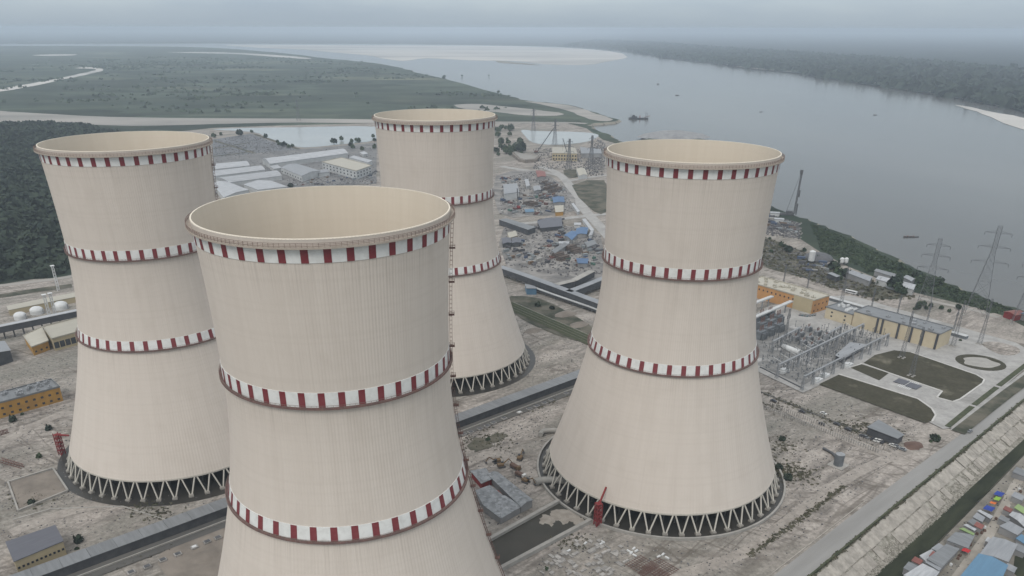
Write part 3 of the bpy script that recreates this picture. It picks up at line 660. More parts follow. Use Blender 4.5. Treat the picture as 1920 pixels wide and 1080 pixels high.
for a, b in (((402,264),(478,288)), ((400,279),(468,268)), ((400,294),(478,284)), ((478,252),(560,280))): road('dyke', px(a, b), 9, m_scrub)

# ---------------------------------------------------------------- the long gallery between the towers
g0 = G(863, 782, 5.0)
GT = thing('pipe_gallery', 'long grey roofed gallery running diagonally between the cooling towers', 'gallery', (g0.x, g0.y, 0.15), R(40.6))
pan = MB().base(0, 0, 4.9, 11.9, 9.4, 0.25).mesh('roof_panel', m_rgrey2); sid = MB().base(0, 0, 0, 11.96, 8.4, 4.9).mesh('wall_panel', m_walld)  # dark wall colour carries the shade on the gallery side
for i in range(-30, 17): obj('roof_panel', pan, GT, (i * 12, 0, 0)); obj('wall_panel', sid, GT, (i * 12, 0, 0))
gu = Vector((math.cos(R(40.6)), math.sin(R(40.6)), 0)); gn = Vector((gu.y, -gu.x, 0)); gb = Vector((g0.x, g0.y, 0))
road('service_road', [gb + gn * 9.8 + gu * t for t in (-360, 0, 190)], 10, m_asph)
w0 = G(865, 811); d0 = (w0 - gb).dot(gn)
wall('low_wall', 'thin pale wall running along the dark road beside the grey gallery', 'wall', [gb + gn * d0 + gu * -360, gb + gn * d0 + gu * 190], 1.3, 0.5, m_conc)

# ---------------------------------------------------------------- settling pond between the two right-hand towers
pa, pb, pc, pd = G(900, 1026), G(1048, 943), G(1108, 979), G(925, 1078)
area('settling_pond', [pa, pb, pc, pd], m_dark_water)
wall('pond_wall', 'concrete wall along the far side of the dark settling pond', 'wall', [pa, pb], 2.2, 2.0, m_conc)
wall('pond_wall', 'concrete wall along the near side of the dark settling pond', 'wall', [pd, pc], 2.2, 2.0, m_conc)
area('silt_bank', jig(smooth_poly(px((1012,975),(1018,965),(1030,969),(1034,960),(1052,956),(1070,958),(1085,968),(1096,982),(1080,985),(1070,979),(1058,985),(1048,977),(1040,981),(1034,990),(1026,984),(1015,986)), 5), .35), mat('silt', (0.34, 0.31, 0.27), (0.25, 0.22, 0.19), scale=0.3))
# sheds beside the pond
house('workshop_shed', 'long patched grey sheet roof shed nearest the right cooling tower', 'shed', roofpx([(916,890),(933,886),(998,938),(977,949)], 4.5), 4.5, m_wallg, m_rpatch, 'gable', 1.2)
house('workshop_shed', 'wide grey sheet roof shed closing the yard towards the pond', 'shed', roofpx([(908,950),(939,971),(976,950),(946,933)], 4), 4, m_wallg, m_rpatch, 'mono', 1.0)
house('workshop_shed', 'small greenish grey shed against the foot of the nearest cooling tower', 'shed', roofpx([(893,922),(918,913),(944,931),(908,948)], 3.6), 3.6, m_wallg, m_rpatch, 'mono', 0.7)
house('workshop_shed', 'red walled shed with a blue grey roof near the parked excavators', 'shed', roofpx([(884,884),(910,879),(922,898),(903,906)], 4), 4, m_redw, m_rpatch, 'flat')
house('site_hut', 'small rust red hut inside the grey shed yard', 'hut', roofpx([(924,924),(934,921),(941,929),(930,933)], 2.6), 2.6, m_redw, m_rred, 'flat')

# ---------------------------------------------------------------- buildings left of the towers
q = roofpx([(12,1017),(103,986),(118,1015),(27,1053)], 8)
house('pump_house', 'yellow pump house with a plain dark roof in the near left corner', 'building', q, 8, m_tan, m_rdark, 'flat', over=0.35, wins=[(facing(q)[0], 1, 11, 3.4)], wsize=(1.0, 1.1))
q = quadpx((-60,802), (119,752), 17)
oh = house('switch_house', 'long ochre building with plant on its roof beside the leftmost tower', 'building', q, 10, m_ochre, m_rgrey2, 'flat', over=0.2, wins=[(facing(q)[0], 2, 12, 1.5)], parapet=0.9)
def roof_units(T, pts, h, n, m, smin=1.0, smax=2.6, hh=1.6, seed=1):
    """air handlers and ducts on a flat roof"""
    rr = random.Random(seed); P = ccw([Vector((p[0], p[1], 0)) for p in pts]); c = sum(P, Vector()) / len(P); u = (P[1] - P[0]); v = (P[3] - P[0]); an = math.atan2(u.y, u.x)
    for i in range(n):
        p = P[0] + u * rr.uniform(0.05, 0.95) + v * rr.uniform(0.15, 0.85) - c
        b = MB().base(0, 0, 0, rr.uniform(smin, smax), rr.uniform(smin, smax), hh * rr.uniform(0.6, 1.2))
        b.cyl((0, 0, hh * 0.5), (0, 0, hh * 1.4), 0.45, 8)
        b.build('roof_unit', m, T, (p.x, p.y, h + 0.36), an)
roof_units(oh, q, 10, 34, m_steel, seed=2)
q = roofpx([(45,630),(78,615),(90,640),(60,651)], 7)
house('annex', 'small ochre annex with a dusty flat roof on the left edge', 'building', q, 7, m_ochre, m_rtan, 'flat', wins=[(facing(q)[0], 1, 3, 2)], parapet=0.6)
q = roofpx([(82,614),(146,597),(160,619),(98,636)], 10)
house('workshop_hall', 'beige hall with dark glazed front below the raised conveyor', 'building', q, 10, m_tan, m_rtan, 'flat', wins=[(facing(q)[0], 1, 6, 2.0)], wsize=(3.6, 5.0), parapet=0.8)
house('storage_shed', 'silver roofed dark shed cut by the left edge of the picture', 'shed', roofpx([(-30,650),(8,640),(19,657),(-20,670)], 9), 9, m_walld, m_rgrey, 'gable', 1.5)
house('low_block', 'long low beige block before the wood on the left', 'building', roofpx([(13,574),(160,545),(166,552),(16,582)], 5), 5, m_tan, m_rtan, 'flat', over=0.3)
ca, cb_ = G(-40, 632, 6), G(170, 588, 6)
CT = thing('conveyor_gallery', 'dark raised conveyor gallery with a pale top behind the left hall', 'conveyor', (ca.x, ca.y, 0.15)); dv = cb_ - ca
MB().beam((0, 0, 8.5), (dv.x, dv.y, 8.5), 5, 5).build('casing', m_walld, CT); MB().beam((0, 0, 11.2), (dv.x, dv.y, 11.2), 5.6, 0.4).build('roof', m_rwhite, CT)
for i in range(12):
    p = dv * (i + 0.5) / 12; MB().base(0, 0, 0, 0.8, 0.8, 6.0).build('leg', m_dsteel, CT, (p.x, p.y, 0))
for (a, b, s), lab in zip(((39, 598, 5.0), (70, 588, 5.5), (115, 579, 6.0)), ('white domed tank nearest the left edge of the picture', 'white domed tank between two others behind the dark conveyor', 'white domed tank beside the flank of the leftmost cooling tower')):
    p = G(a, b); T = thing('storage_tank', lab, 'tank', (p.x, p.y, 0.15), 0, 'white domed tanks')
    MB().cyl((0, 0, 0), (0, 0, 3.2), s, 16).build('drum', m_wsteel, T, smooth=True); MB().sphere((0, 0, 3.2), s, s * 0.6, 16, 5, True).build('dome', m_wsteel, T, smooth=True); MB().cyl((s + .3, 0, 0), (s + .3, 0, 4.5), 0.3, 6).build('pipe', m_steel, T)
for a, b, lab in ((96, 604, 'left one of the two pale lattice columns behind the hall'), (107, 601, 'right one of the two pale lattice columns behind the hall'), (110, 545, 'thin white mast standing at the edge of the wood')):
    p = G(a, b); T = thing('lattice_column', lab, 'mast', (p.x, p.y, 0.15), UA, 'pale lattice columns')
    bb = MB(); hh = 24
    for x, y in ((-1, -1), (1, -1), (1, 1), (-1, 1)): bb.beam((x, y, 0), (x * .8, y * .8, hh), 0.4)
    for k in range(8):
        z = k * 3
        for (x, y), (x2, y2) in zip(((-1, -1), (1, -1), (1, 1), (-1, 1)), ((1, -1), (1, 1), (-1, 1), (-1, -1))): bb.beam((x, y, z), (x2, y2, z + 3), 0.25)
    bb.build('frame', m_wsteel, T); MB().base(0, 0, hh, 3.4, 3.4, 0.5).build('platform', m_wsteel, T)
# unfinished foundations and low walls by the leftmost tower
wall('foundation_wall', 'low broken wall square of an unfinished foundation on the left', 'wall', px((16,906),(100,880),(128,922),(35,960),(16,906)), 1.2, 0.9, m_conc)
area('foundation_floor', px((18,906),(100,882),(126,922),(36,957)), m_mud)
wall('kerb_line', 'low stone line across the earth left of the nearest tower', 'wall', px((25,975),(95,955),(230,950),(310,975)), 0.35, 0.7, m_conc)

# ---------------------------------------------------------------- substation on the right
area('substation_pavement', px((1400,600),(1440,575),(1540,556),(1600,556),(1840,626),(1905,644),(1935,662),(1930,685),(1795,802),(1768,806),(1740,792),(1540,722),(1505,738),(1400,688)), m_pave)
area('lawn', px((1676,658),(1708,662),(1830,704),(1845,713),(1842,720),(1800,750),(1786,755),(1756,747),(1766,735),(1667,701),(1617,683),(1640,667)), m_lawn)
area('lawn', px((1592,690),(1611,683),(1666,701),(1648,715)), m_lawn)
area('lawn', px((1535,722),(1572,704),(1720,750),(1745,768),(1752,780),(1746,791),(1734,795)), m_lawn)
cgp = G(1838, 681); cr_ = (G(1884, 683) - cgp).length * 0.98
area('round_garden', [cgp + Vector((cr_ * math.cos(2 * PI * i / 40) * 1.0, cr_ * math.sin(2 * PI * i / 40) * 0.95, 0)) for i in range(40)], m_lawn)
area('garden_centre', smooth_poly([cgp + Vector((cr_ * 0.82 * math.cos(2 * PI * i / 10 + .3) * (1 if i % 2 else .75), cr_ * 0.62 * math.sin(2 * PI * i / 10 + .3), 0)) for i in range(10)], 3), m_conc)
area('pale_lawn', px((1840,646),(1865,642),(1905,652),(1912,662),(1895,668),(1868,664)), m_yard, n=3)
m_kerb = mat('kerb_concrete', (0.56, 0.55, 0.53), (0.45, 0.44, 0.42), scale=.3)
sheet('switchyard_gravel', px((1415,640),(1470,608),(1545,622),(1665,640),(1612,668),(1548,702),(1505,724),(1420,686)), mat('gravel', (0.24, 0.235, 0.225), (0.15, 0.148, 0.145), scale=.12, detail=8, c3=(0.42, 0.41, 0.40), scale3=.05, lo3=.55, hi3=.68, grit=.3), LZ[0] + .02)
def kerb(pts, lab):
    wall('kerb', lab, 'kerb', pts, 0.3, 1.1, m_kerb, LZ[0] - 0.05)
kerb(px((1592,691),(1617,683),(1667,701),(1766,735),(1756,747),(1786,755),(1800,750),(1842,720),(1845,713),(1830,704),(1708,662)), 'pale kerb round the large lawn of the substation')
kerb(px((1572,703),(1720,749),(1746,767),(1754,780),(1747,792)), 'pale kerb along the lower lawn of the substation')
for a, b, lab in (((1776,802),(1822,764),'lowest of the dark hedge strips beside the perimeter road'), ((1826,761),(1868,728),'middle of the dark hedge strips beside the perimeter road'), ((1872,725),(1925,684),'highest of the dark hedge strips beside the perimeter road')):
    p, q2 = G(*a), G(*b); T = MB().prism([v - p for v in strip([p, q2], 3.4)], 0, 0.7).build('hedge', m_hedge, None, (p.x, p.y, 0.25)); tag(T, lab, 'hedge', 'hedge strips by the road')
road('verge_path', px((1784,808),(1832,769),(1880,731),(1928,695)), 2.0, m_pave)
road('verge', px((1796,812),(1844,774),(1894,735),(1934,706)), 8, m_scrub)
# yellow control building
q = quadpx((1596,612), (1754,657), 22)
yb = house('control_building', 'long yellow control building with grey roof in the substation', 'building', q, 13, m_yellow, m_rgrey2, 'flat', over=0.3, parapet=0.7)
P = ccw(q); e = facing(q)[0]; c = sum(P, Vector()) / 4; a, b = P[e] - c, P[(e + 1) % 4] - c; dd = (b - a).normalized(); nn = Vector((dd.y, -dd.x, 0)); an = math.atan2(dd.y, dd.x)
pm = MB().base(0, 0, 0, 1.6, 0.7, 13.4).mesh('pilaster', m_walld)
for t in (0.30, 0.36, 0.55, 0.70, 0.83, 0.985): p = a + dd * (b - a).length * t + nn * 0.36; obj('pilaster', pm, yb, p, an)
roof_units(yb, q, 13, 14, m_steel, 1.5, 3.5, 1.4, 5)
q = quadpx((1545,597), (1594,612), 20)
yl = house('control_annex', 'lower yellow annex with pale roof plant beside the control building', 'building', q, 10, m_yellow, m_rgrey2, 'flat', over=0.3, wins=[(facing(q)[0], 2, 2, 3)], parapet=0.6)
roof_units(yl, q, 10, 16, m_wsteel, 1.5, 3.0, 1.4, 6)
# orange building
q = quadpx((1395,552), (1521,590), 24)
ob = house('service_building', 'bright orange service building with a beige corner beyond the substation', 'building', q, 12.5, m_orange, m_rtan, 'flat', over=0.3, wins=[(facing(q)[0], 1, 16, 8.2), (facing(q)[1], 2, 4, 2)], wsize=(1.3, 1.5), parapet=0.9)
P = ccw(q); e = facing(q)[0]; c = sum(P, Vector()) / 4; a, b = P[e] - c, P[(e + 1) % 4] - c; dd = (b - a).normalized(); nn = Vector((dd.y, -dd.x, 0)); an = math.atan2(dd.y, dd.x)
p = a + dd * (b - a).length * 0.86 + nn * 0.25; MB().base(0, 0, 0, (b - a).length * 0.26, 0.6, 12.9).build('corner_panel', m_tan, ob, p, an)
roof_units(ob, q, 12.5, 20, m_rtan, 1.5, 4, 1.6, 8)
# covered culvert and cable trench beside the river road
ca, cb_ = G(1548, 561), G(1812, 637)
T = thing('cable_culvert', 'long low culvert with pale lids behind the yellow building', 'culvert', (ca.x, ca.y, 0.2)); n = 24; d = (cb_ - ca) / n
lid = MB().beam((0, 0, 3.0), (d.x * .98, d.y * .98, 3.0), 5.0, 0.4).mesh('lid', m_wallw); cas = MB().beam((0, 0, 1.4), (d.x, d.y, 1.4), 4.4, 2.8).mesh('side', m_machine)
for i in range(n): obj('lid', lid, T, d * i); obj('side', cas, T, d * i)
# gantries
def gantry(name, label, a, b, h, n, m, group, deep=1.2):
    A, B = G(*a, h), G(*b, h); A.z = B.z = 0; d = B - A; L = d.length; T = thing(name, label, 'gantry', (A.x, A.y, 0.2), math.atan2(d.y, d.x), group)
    bm_ = MB()
    for y in (-deep / 2, deep / 2):
        for z in (h, h - deep): bm_.beam((0, y, z), (L, y, z), 0.3)
    k = int(L / 2.4)
    for i in range(k): bm_.beam((i * L / k, -deep / 2, h), ((i + 1) * L / k, deep / 2, h - deep), 0.16); bm_.beam((i * L / k, deep / 2, h - deep), ((i + 1) * L / k, -deep / 2, h), 0.16)
    bm_.base(L / 2, 0, h, L, deep, 0.12)
    bm_.build('beam', m, T)
    post = MB()
    for x in (-0.9, 0.9):
        post.beam((x, -0.9, 0), (x * .4, -.3, h - deep), 0.28); post.beam((x, 0.9, 0), (x * .4, .3, h - deep), 0.28)
    for z in np.arange(0, h - deep, 2.4): post.beam((-.9, -.9, z), (.7, -.6, z + 2.2), 0.16); post.beam((.9, .9, z), (-.7, .6, z + 2.2), 0.16)
    pme = post.mesh('post', m)
    for i in range(n): obj('post', pme, T, ((i + 0.0) * L / (n - 1), 0, 0))
    ins = MB().cyl((0, 0, h - deep - 2.6), (0, 0, h - deep), 0.22, 6).mesh('insulator', m_dsteel)
    for i in range((n - 1) * 3):
        if i % 3: obj('insulator', ins, T, ((i + 0.5) * L / ((n - 1) * 3), 0, 0))
    return T
gantry('gantry', 'nearest of the grey steel gantries, along the lawns', (1508,706), (1667,626), 11, 10, m_steel, 'substation gantries')
gantry('gantry', 'second grey steel gantry, between the shed and the pale tank', (1460,684), (1620,607), 11, 10, m_steel, 'substation gantries')
gantry('gantry', 'short grey gantry behind the other two in the substation', (1450,640), (1500,614), 10, 4, m_steel, 'substation gantries')
gantry('gantry', 'short grey gantry in front of the yellow building', (1553,625), (1578,611), 10, 3, m_steel, 'substation gantries')
for (a, b), lab in ((((1400,602), (1484,565)), 'pale covered bridge from the right tower towards the orange building'), (((1400,574), (1448,556)), 'shorter pale bridge close to the right tower')):
    A, B = G(*a, 9), G(*b, 9); d = B - A; T = thing('pipe_bridge', lab, 'bridge', (A.x, A.y, 0.2)); MB().beam((0, 0, 9), (d.x, d.y, 9), 3.4, 1.2).build('deck', m_wallw, T)
    for i in range(4): p = d * (i + 0.5) / 4; MB().base(0, 0, 0, 0.9, 0.9, 8.4).build('leg', m_steel, T, (p.x, p.y, 0))
# transformers and switchgear: each a body, radiators and bushings
def transformer(name, label, p, s=1.0, group=None, m=None):
    T = thing(name, label, 'transformer', (p.x, p.y, 0.2), UA, group)
    MB().base(0, 0, 0, 6 * s, 4 * s, 0.4).build('plinth', m_conc, T); MB().base(0, 0, .4, 4.4 * s, 2.6 * s, 3.6 * s).build('body', m or m_machine, T)
    rm = MB().base(0, 0, .6, 0.5 * s, 1.0 * s, 3.0 * s).mesh('radiator', m_machine)
    for i in range(3):
        for y in (-1.9, 1.9): obj('radiator', rm, T, ((i - 1) * 1.3 * s, y * s, 0))
    bm_ = MB().cyl((0, 0, 0), (0, 0, 2.2 * s), 0.2 * s, 6).mesh('bushing', m_rust)
    for i in range(3): obj('bushing', bm_, T, ((i - 1) * 1.2 * s, 0, 3.98 * s + .02))
    return T
k = 0
for a, b in ((1425,636),(1440,629),(1427,620),(1444,614),(1458,622),(1425,605),(1441,600),(1457,606)):
    transformer('transformer', 'dark grey transformer in the cluster close to the right cooling tower', G(a, b), 1.9, 'dark transformers by the tower')
for a, b in ((1490,640),(1505,648),(1520,656),(1500,632),(1517,640),(1533,648),(1515,622),(1532,630),(1548,638)):
    transformer('switchgear', 'small grey switchgear unit between the substation gantries', G(a, b), 1.1, 'switchgear between gantries', m_steel)
q = roofpx([(1567,668),(1594,644),(1622,646),(1580,673)], 4)
house('switch_shed', 'grey roofed switch shed between the two long gantries', 'shed', q, 4, m_walld, m_rgrey, 'mono', 0.8)
def tank_h(name, label, a, b, r, m, cat='tank', group=None, z=0.3):
    A, B = G(*a), G(*b); d = B - A; T = thing(name, label, cat, (A.x, A.y, z), math.atan2(d.y, d.x), group); L = d.length
    MB().cyl((0, 0, r), (L, 0, r), r, 14).build('drum', m, T, smooth=True)
    for x in (L * .2, L * .8): MB().base(x, 0, -.1, 0.6, r * 1.6, r * .6).build('saddle', m_conc, T)
    return T
tank_h('storage_tank', 'pale horizontal tank lying beside the second gantry', (1467,655), (1498,667), 2.2, m_wsteel)
wb = MB().base(0, 0, 0, 9, 4, 2.2).base(-2, 0, 2.2, 4, 3, 1.4).mesh('cubicle', m_wsteel)
for a, b, lab in ((1470,699,'white cubicle at the foot of the second gantry'), (1532,717,'white cubicle at the near end of the nearest gantry'), (1589,688,'white cubicle by the gap between the lawns'), (1545,708,'second white cubicle from the near end of the nearest gantry')):
    p = G(a, b); tag(obj('cubicle', wb, None, (p.x, p.y, 0.25), UA), lab, 'cubicle', 'white cubicles under the gantries')
for i, (a, b) in enumerate(((1690,718),(1712,726))):
    p = G(a, b); T = tag(MB().base(0, 0, 0.6, 9, 8, 0.3).base(-4, 0, 0, .3, 6, .6).base(4, 0, 0, .3, 6, .6).build('panel_array', m_rdark, None, (p.x, p.y, 0.3), UA), ['dark panel array lying left on the pale slab in the lawn', 'dark panel array lying right on the pale slab in the lawn'][i], 'panels')
def bars(label, a, b, n):
    A = G(*a); T = thing('pipe_rack', label, 'pipes', (A.x, A.y, 0.3), UA); pm = MB().cyl((-8, 0, .4), (8, 0, .4), .3, 6).mesh('pipe', m_wsteel)
    for i in range(n): obj('pipe', pm, T, (0, (i - n / 2) * 1.3, 0))
bars('row of thin white pipes between the dark panel arrays', (1700,723), None, 7)

# ================================================================== MASTS AND PYLONS
def pylon_parts(h, bw, tw, arms, m, t=0.42):
    """lattice tower: four tapering legs, bracing, cross arms (z, half span)"""
    b = MB(); cs = ((-1, -1), (1, -1), (1, 1), (-1, 1)); wz = lambda z: (bw + (tw - bw) * min(1, z / (h * 0.72))) / 2
    zs_ = [0]; 
    while zs_[-1] < h: zs_.append(min(h, zs_[-1] + max(2.2, wz(zs_[-1]) * 1.9)))
    for z0, z1 in zip(zs_[:-1], zs_[1:]):
        r0, r1 = wz(z0), wz(z1)
        for (x, y), (x2, y2) in zip(cs, cs[1:] + cs[:1]):
            b.beam((x * r0, y * r0, z0), (x * r1, y * r1, z1), t)
            b.beam((x * r0, y * r0, z0), (x2 * r1, y2 * r1, z1), t * .6); b.beam((x2 * r0, y2 * r0, z0), (x * r1, y * r1, z1), t * .6); b.beam((x * r1, y * r1, z1), (x2 * r1, y2 * r1, z1), t * .5)
    body = b.mesh('lattice_body', m); al = []
    for z, s in arms:
        a = MB(); r = wz(z)
        for sx in (-1, 1):
            for y in (-r, r): a.beam((sx * r, y, z), (sx * s, 0, z + .2), t * .7); a.beam((sx * r, y, z + 1.8), (sx * s, 0, z + .2), t * .5)
            a.cyl((sx * s, 0, z - 2.4), (sx * s, 0, z + .2), 0.25, 6)
        al.append(a.mesh('cross_arm', m))
    return body, al, (MB().base(0, 0, -0.1, 1.6, 1.6, 1.0).mesh('footing', m_conc), [(x * bw / 2, y * bw / 2, 0) for x, y in cs])
def pylon(name, label, p, parts, rz, group=None):
    T = thing(name, label, 'pylon', (p.x, p.y, 0.2), rz, group); obj('lattice_body', parts[0], T)
    for a in parts[1]: obj('cross_arm', a, T)
    for l_ in parts[2][1]: obj('footing', parts[2][0], T, l_)
    return T
m_pyl = mat('pylon_steel', (0.10, 0.105, 0.115), (0.15, 0.155, 0.165), scale=0.3, rnd=0.08)
big = pylon_parts(78, 17, 3.4, ((47, 14), (60, 12), (72, 10)), m_pyl, 0.24)
mid = pylon_parts(66, 13, 3.2, ((40, 12), (51, 11), (60, 9)), m_pyl, 0.24)
pylon('transmission_pylon', 'tall dark transmission pylon left of the tallest one on the river bank', G(1728, 586), mid, R(-30), 'river bank pylons')
pylon('transmission_pylon', 'tallest dark transmission pylon standing against the river', G(1828, 590), big, R(-30), 'river bank pylons')
pylon('transmission_pylon', 'dark transmission pylon cut by the right edge of the picture', G(1912, 608), mid, R(-30), 'river bank pylons')
far = pylon_parts(52, 9, 2.6, ((30, 9), (39, 8), (47, 6)), m_pyl, 0.4)
for a, b, lab in ((1040,272,'thin dark pylon rising before the middle of the far pond'), (1108,310,'thin dark pylon rising at the right end of the far pond'), (1066,318,'squat dark pylon before the unfinished intake building'), (1000,246,'small far pylon on the embankment beyond the pond'), (560,226,'faint pylon on the sand embankment left of the farthest tower')):
    pylon('transmission_pylon', lab, G(a, b), far, R(20), 'far pylons')
slim = pylon_parts(38, 3.0, 1.0, ((33, 2),), m_pyl, 0.11)
for a, b, lab in ((1466,668,'slim grey mast at the left of the substation gantries'), (1708,706,'slim grey mast on the large lawn'), (1690,672,'slim grey mast at the far edge of the large lawn'), (1786,650,'slim grey mast beyond the right end of the yellow building'), (1836,646,'slim grey mast beside the small pale lawn'), (1575,578,'slim grey mast between the orange and yellow buildings')):
    pylon('lightning_mast', lab, G(a, b), slim, UA, 'lightning masts')
pole = pylon_parts(22, 1.2, 0.7, ((19, 1.8),), m_pyl, 0.11)
for i, (a, b) in enumerate(((1632,585),(1680,598),(1735,614),(1785,628),(1512,548),(1468,536))):
    pylon('line_pole', 'slender lattice pole, %s along the river road' % ['third from the left', 'fourth from the left', 'second from the right', 'rightmost', 'second from the left', 'leftmost'][i], G(a, b), pole, UA, 'poles along the river road')
# red stair towers at the feet of the towers
def stair_tower(label, p, h, rz, arm):
    T = thing('stair_tower', label, 'stair tower', (p.x, p.y, 0.2), rz); b = MB()
    for x, y in ((-1.4, -1.4), (1.4, -1.4), (1.4, 1.4), (-1.4, 1.4)): b.beam((x, y, 0), (x, y, h), 0.35)
    b.build('frame', m_redw, T); n = int(h / 2.6)
    lm = MB().base(0, 0, 0, 3, 3, 0.18).mesh('landing', m_redw); fm = MB().beam((-1.2, -.6, 0), (1.2, -.6, 2.6), 1.0, 0.15).beam((-1.2, .2, 0.9), (1.2, .2, 3.4), .1).mesh('flight', m_redw); bm_ = MB()
    for s in (-1.4, 1.4): bm_.beam((-1.4, s, 0), (1.4, s, 2.6), 0.2).beam((1.4, s, 0), (-1.4, s, 2.6), 0.2).beam((s, -1.4, 0), (s, 1.4, 2.6), 0.2)
    br = bm_.mesh('brace', m_redw)
    for i in range(n): obj('landing', lm, T, (0, 0, (i + 1) * 2.6)); obj('flight', fm, T, (0, 0, i * 2.6), PI * (i % 2)); obj('brace', br, T, (0, 0, i * 2.6))
    MB().beam((0, 0, h - 1), arm, 0.8).build('access_bridge', m_redw, T); return T
stair_tower('dark red steel stair tower at the foot of the right cooling tower', G(1120, 985), 13, R(25), (7, 5, 18))
stair_tower('rusty red stair tower at the left foot of the leftmost cooling tower', G(117, 852), 14, R(60), (2, -9, 14))

# ================================================================== MIDDLE: corridors, tracks, the construction site
def corridor(label, pts, h, wd, m_roof, m_side, lift=3.0, zt=None):
    A = [G(a, b, h) for a, b in pts]; T = thing('raised_corridor', label, 'corridor', (A[0].x, A[0].y, 0.2)); o = A[0]
    for a, b in zip(A[:-1], A[1:]):
        d = b - a; n = max(1, int(d.length / 12))
        for i in range(n):
            p, q_ = a + d * i / n - o, a + d * (i + 1) / n - o
            MB().beam((p.x, p.y, h), (q_.x, q_.y, h), wd, 0.4).build('roof_panel', m_roof, T); MB().beam((p.x, p.y, (h + lift) / 2 - .2), (q_.x, q_.y, (h + lift) / 2 - .2), wd * .9, h - lift - .4).build('side_panel', m_side, T)
            MB().base(p.x, p.y, 0, 0.9, 0.9, lift).build('leg', m_steel, T)
    return T
corridor('long raised corridor crossing behind the right cooling tower', ((938,500),(985,516),(1040,536),(1150,577)), 9, 8, m_rgrey, m_walld)
corridor('raised corridor branching off towards the construction site', ((1042,534),(1075,526),(1110,508)), 9, 7, m_conc, m_walld)
corridor('second short raised corridor beside the branching one', ((1066,547),(1095,536),(1135,520)), 9, 7, m_rgrey, m_walld)
corridor('thin low pipe corridor below the long raised one', ((990,535),(1040,553),(1110,577),(1150,592)), 4, 3, m_wallw, m_walld, 2.0)
for i in range(4):
    o = Vector((0, -7.0 * i, 0)); A, B = G(958, 568) + o, G(1135, 645) + o
    road('track_bed', [A, B], 3.6, m_hedge)
    T = thing('railway_track', ['green grown railway track nearest the raised corridor', 'second green grown railway track from the raised corridor', 'third green grown railway track from the raised corridor', 'green grown railway track nearest the cooling towers'][i], 'track', (A.x, A.y, 0.3), 0, 'railway tracks'); d = B - A; n_ = Vector((-d.y, d.x, 0)).normalized() * 0.8
    for s in (-1, 1): MB().beam(n_ * s + Vector((0, 0, .25)), d + n_ * s + Vector((0, 0, .25)), 0.35, .3).build('rail', m_steel, T)
    MB().beam(n_ * 2.9, d + n_ * 2.9, 0.8, .3).build('edge_strip', m_conc, T)
H = house
H('assembly_hall', 'grey flat roofed hall with pale walls in the construction site', 'building', roofpx([(944,346),(969,344),(973,360),(946,364)], 10), 10, m_wallw, m_rgrey)
H('long_store', 'long grey store roof bending beside the farthest tower', 'shed', roofpx([(936,412),(950,410),(1004,426),(990,431)], 7), 7, m_walld, m_rgrey2)
H('store_block', 'pale square hut on the sandy ground below the long store', 'building', roofpx([(952,437),(966,433),(970,442),(955,446)], 5), 5, m_tan, m_rtan)
H('site_shed', 'large blue roofed shed right of the sandy track', 'shed', roofpx([(1082,428),(1102,427),(1100,439),(1078,440)], 5), 5, m_wallg, m_rblue, 'gable', 1.2)
H('site_shed', 'blue roofed shed adjoining the large one on its left', 'shed', roofpx([(1058,441),(1072,433),(1084,438),(1072,450)], 5), 5, m_wallg, m_rblue, 'gable', 1.2)
H('site_shed', 'blue shed standing alone behind the raised corridor', 'shed', roofpx([(1081,486),(1103,485),(1101,494),(1084,495)], 5), 5, m_wallg, m_rblue, 'mono', 1.0)
H('site_shed', 'blue shed beside the straight site road', 'shed', roofpx([(1036,370),(1057,369),(1058,379),(1038,380)], 5), 5, m_wallg, m_rblue, 'gable', 1.0)
H('site_shed', 'small blue shed on the left next to the farthest tower', 'shed', roofpx([(984,393),(1000,392),(1001,397),(986,398)], 4), 4, m_wallg, m_rlblue)
H('site_shed', 'rust red roof in the middle of the construction site', 'shed', roofpx([(1005,320),(1022,322),(1023,331),(1008,332)], 5), 5, m_wallg, m_rred, 'gable', 1.0)
H('site_shed', 'orange brown striped shed near the road junction', 'shed', roofpx([(1040,386),(1056,385),(1056,397),(1042,398)], 5), 5, m_ochre, m_rtan)
H('site_shed', 'narrow white roofed shed in the upper worksite', 'shed', roofpx([(984,336),(990,336),(993,348),(987,350)], 4), 4, m_wallw, m_rwhite)
H('site_shed', 'long thin white shed ending at the road junction', 'shed', roofpx([(1072,382),(1075,381),(1087,396),(1083,398)], 4), 4, m_wallw, m_rwhite)
H('site_shed', 'thin white shed bent beside the site road, upper piece', 'shed', roofpx([(1092,411),(1097,410),(1113,431),(1108,433)], 4), 4, m_wallw, m_rwhite)
H('site_shed', 'short white piece at the lower end of the thin white shed', 'shed', roofpx([(1108,434),(1113,432),(1109,441),(1104,442)], 4), 4, m_wallw, m_rwhite)
H('site_shed', 'small white roof among blue sheds', 'shed', roofpx([(1077,418),(1089,418),(1088,422),(1077,422)], 4), 4, m_wallw, m_rwhite)
H('site_shed', 'white flat strip of roofs above the raised corridor', 'shed', roofpx([(1048,453),(1067,453),(1066,457),(1049,457)], 4), 4, m_wallw, m_rwhite)
H('glass_block', 'teal clad block beside the raised corridor', 'building', roofpx([(985,533),(1002,537),(1006,541),(988,541)], 6), 6, m_rlblue, m_rgrey)
H('intake_building', 'unfinished pale intake building on the shore of the far pond', 'building', roofpx([(1036,276),(1078,277),(1082,288),(1036,287)], 14), 14, m_tan, m_rtan, wins=[(0, 2, 9, 2)], wsize=(3, 3))
H('intake_annex', 'grey annex right of the unfinished intake building', 'building', roofpx([(1088,276),(1126,280),(1128,288),(1090,288)], 8), 8, m_wallg, m_rgrey)
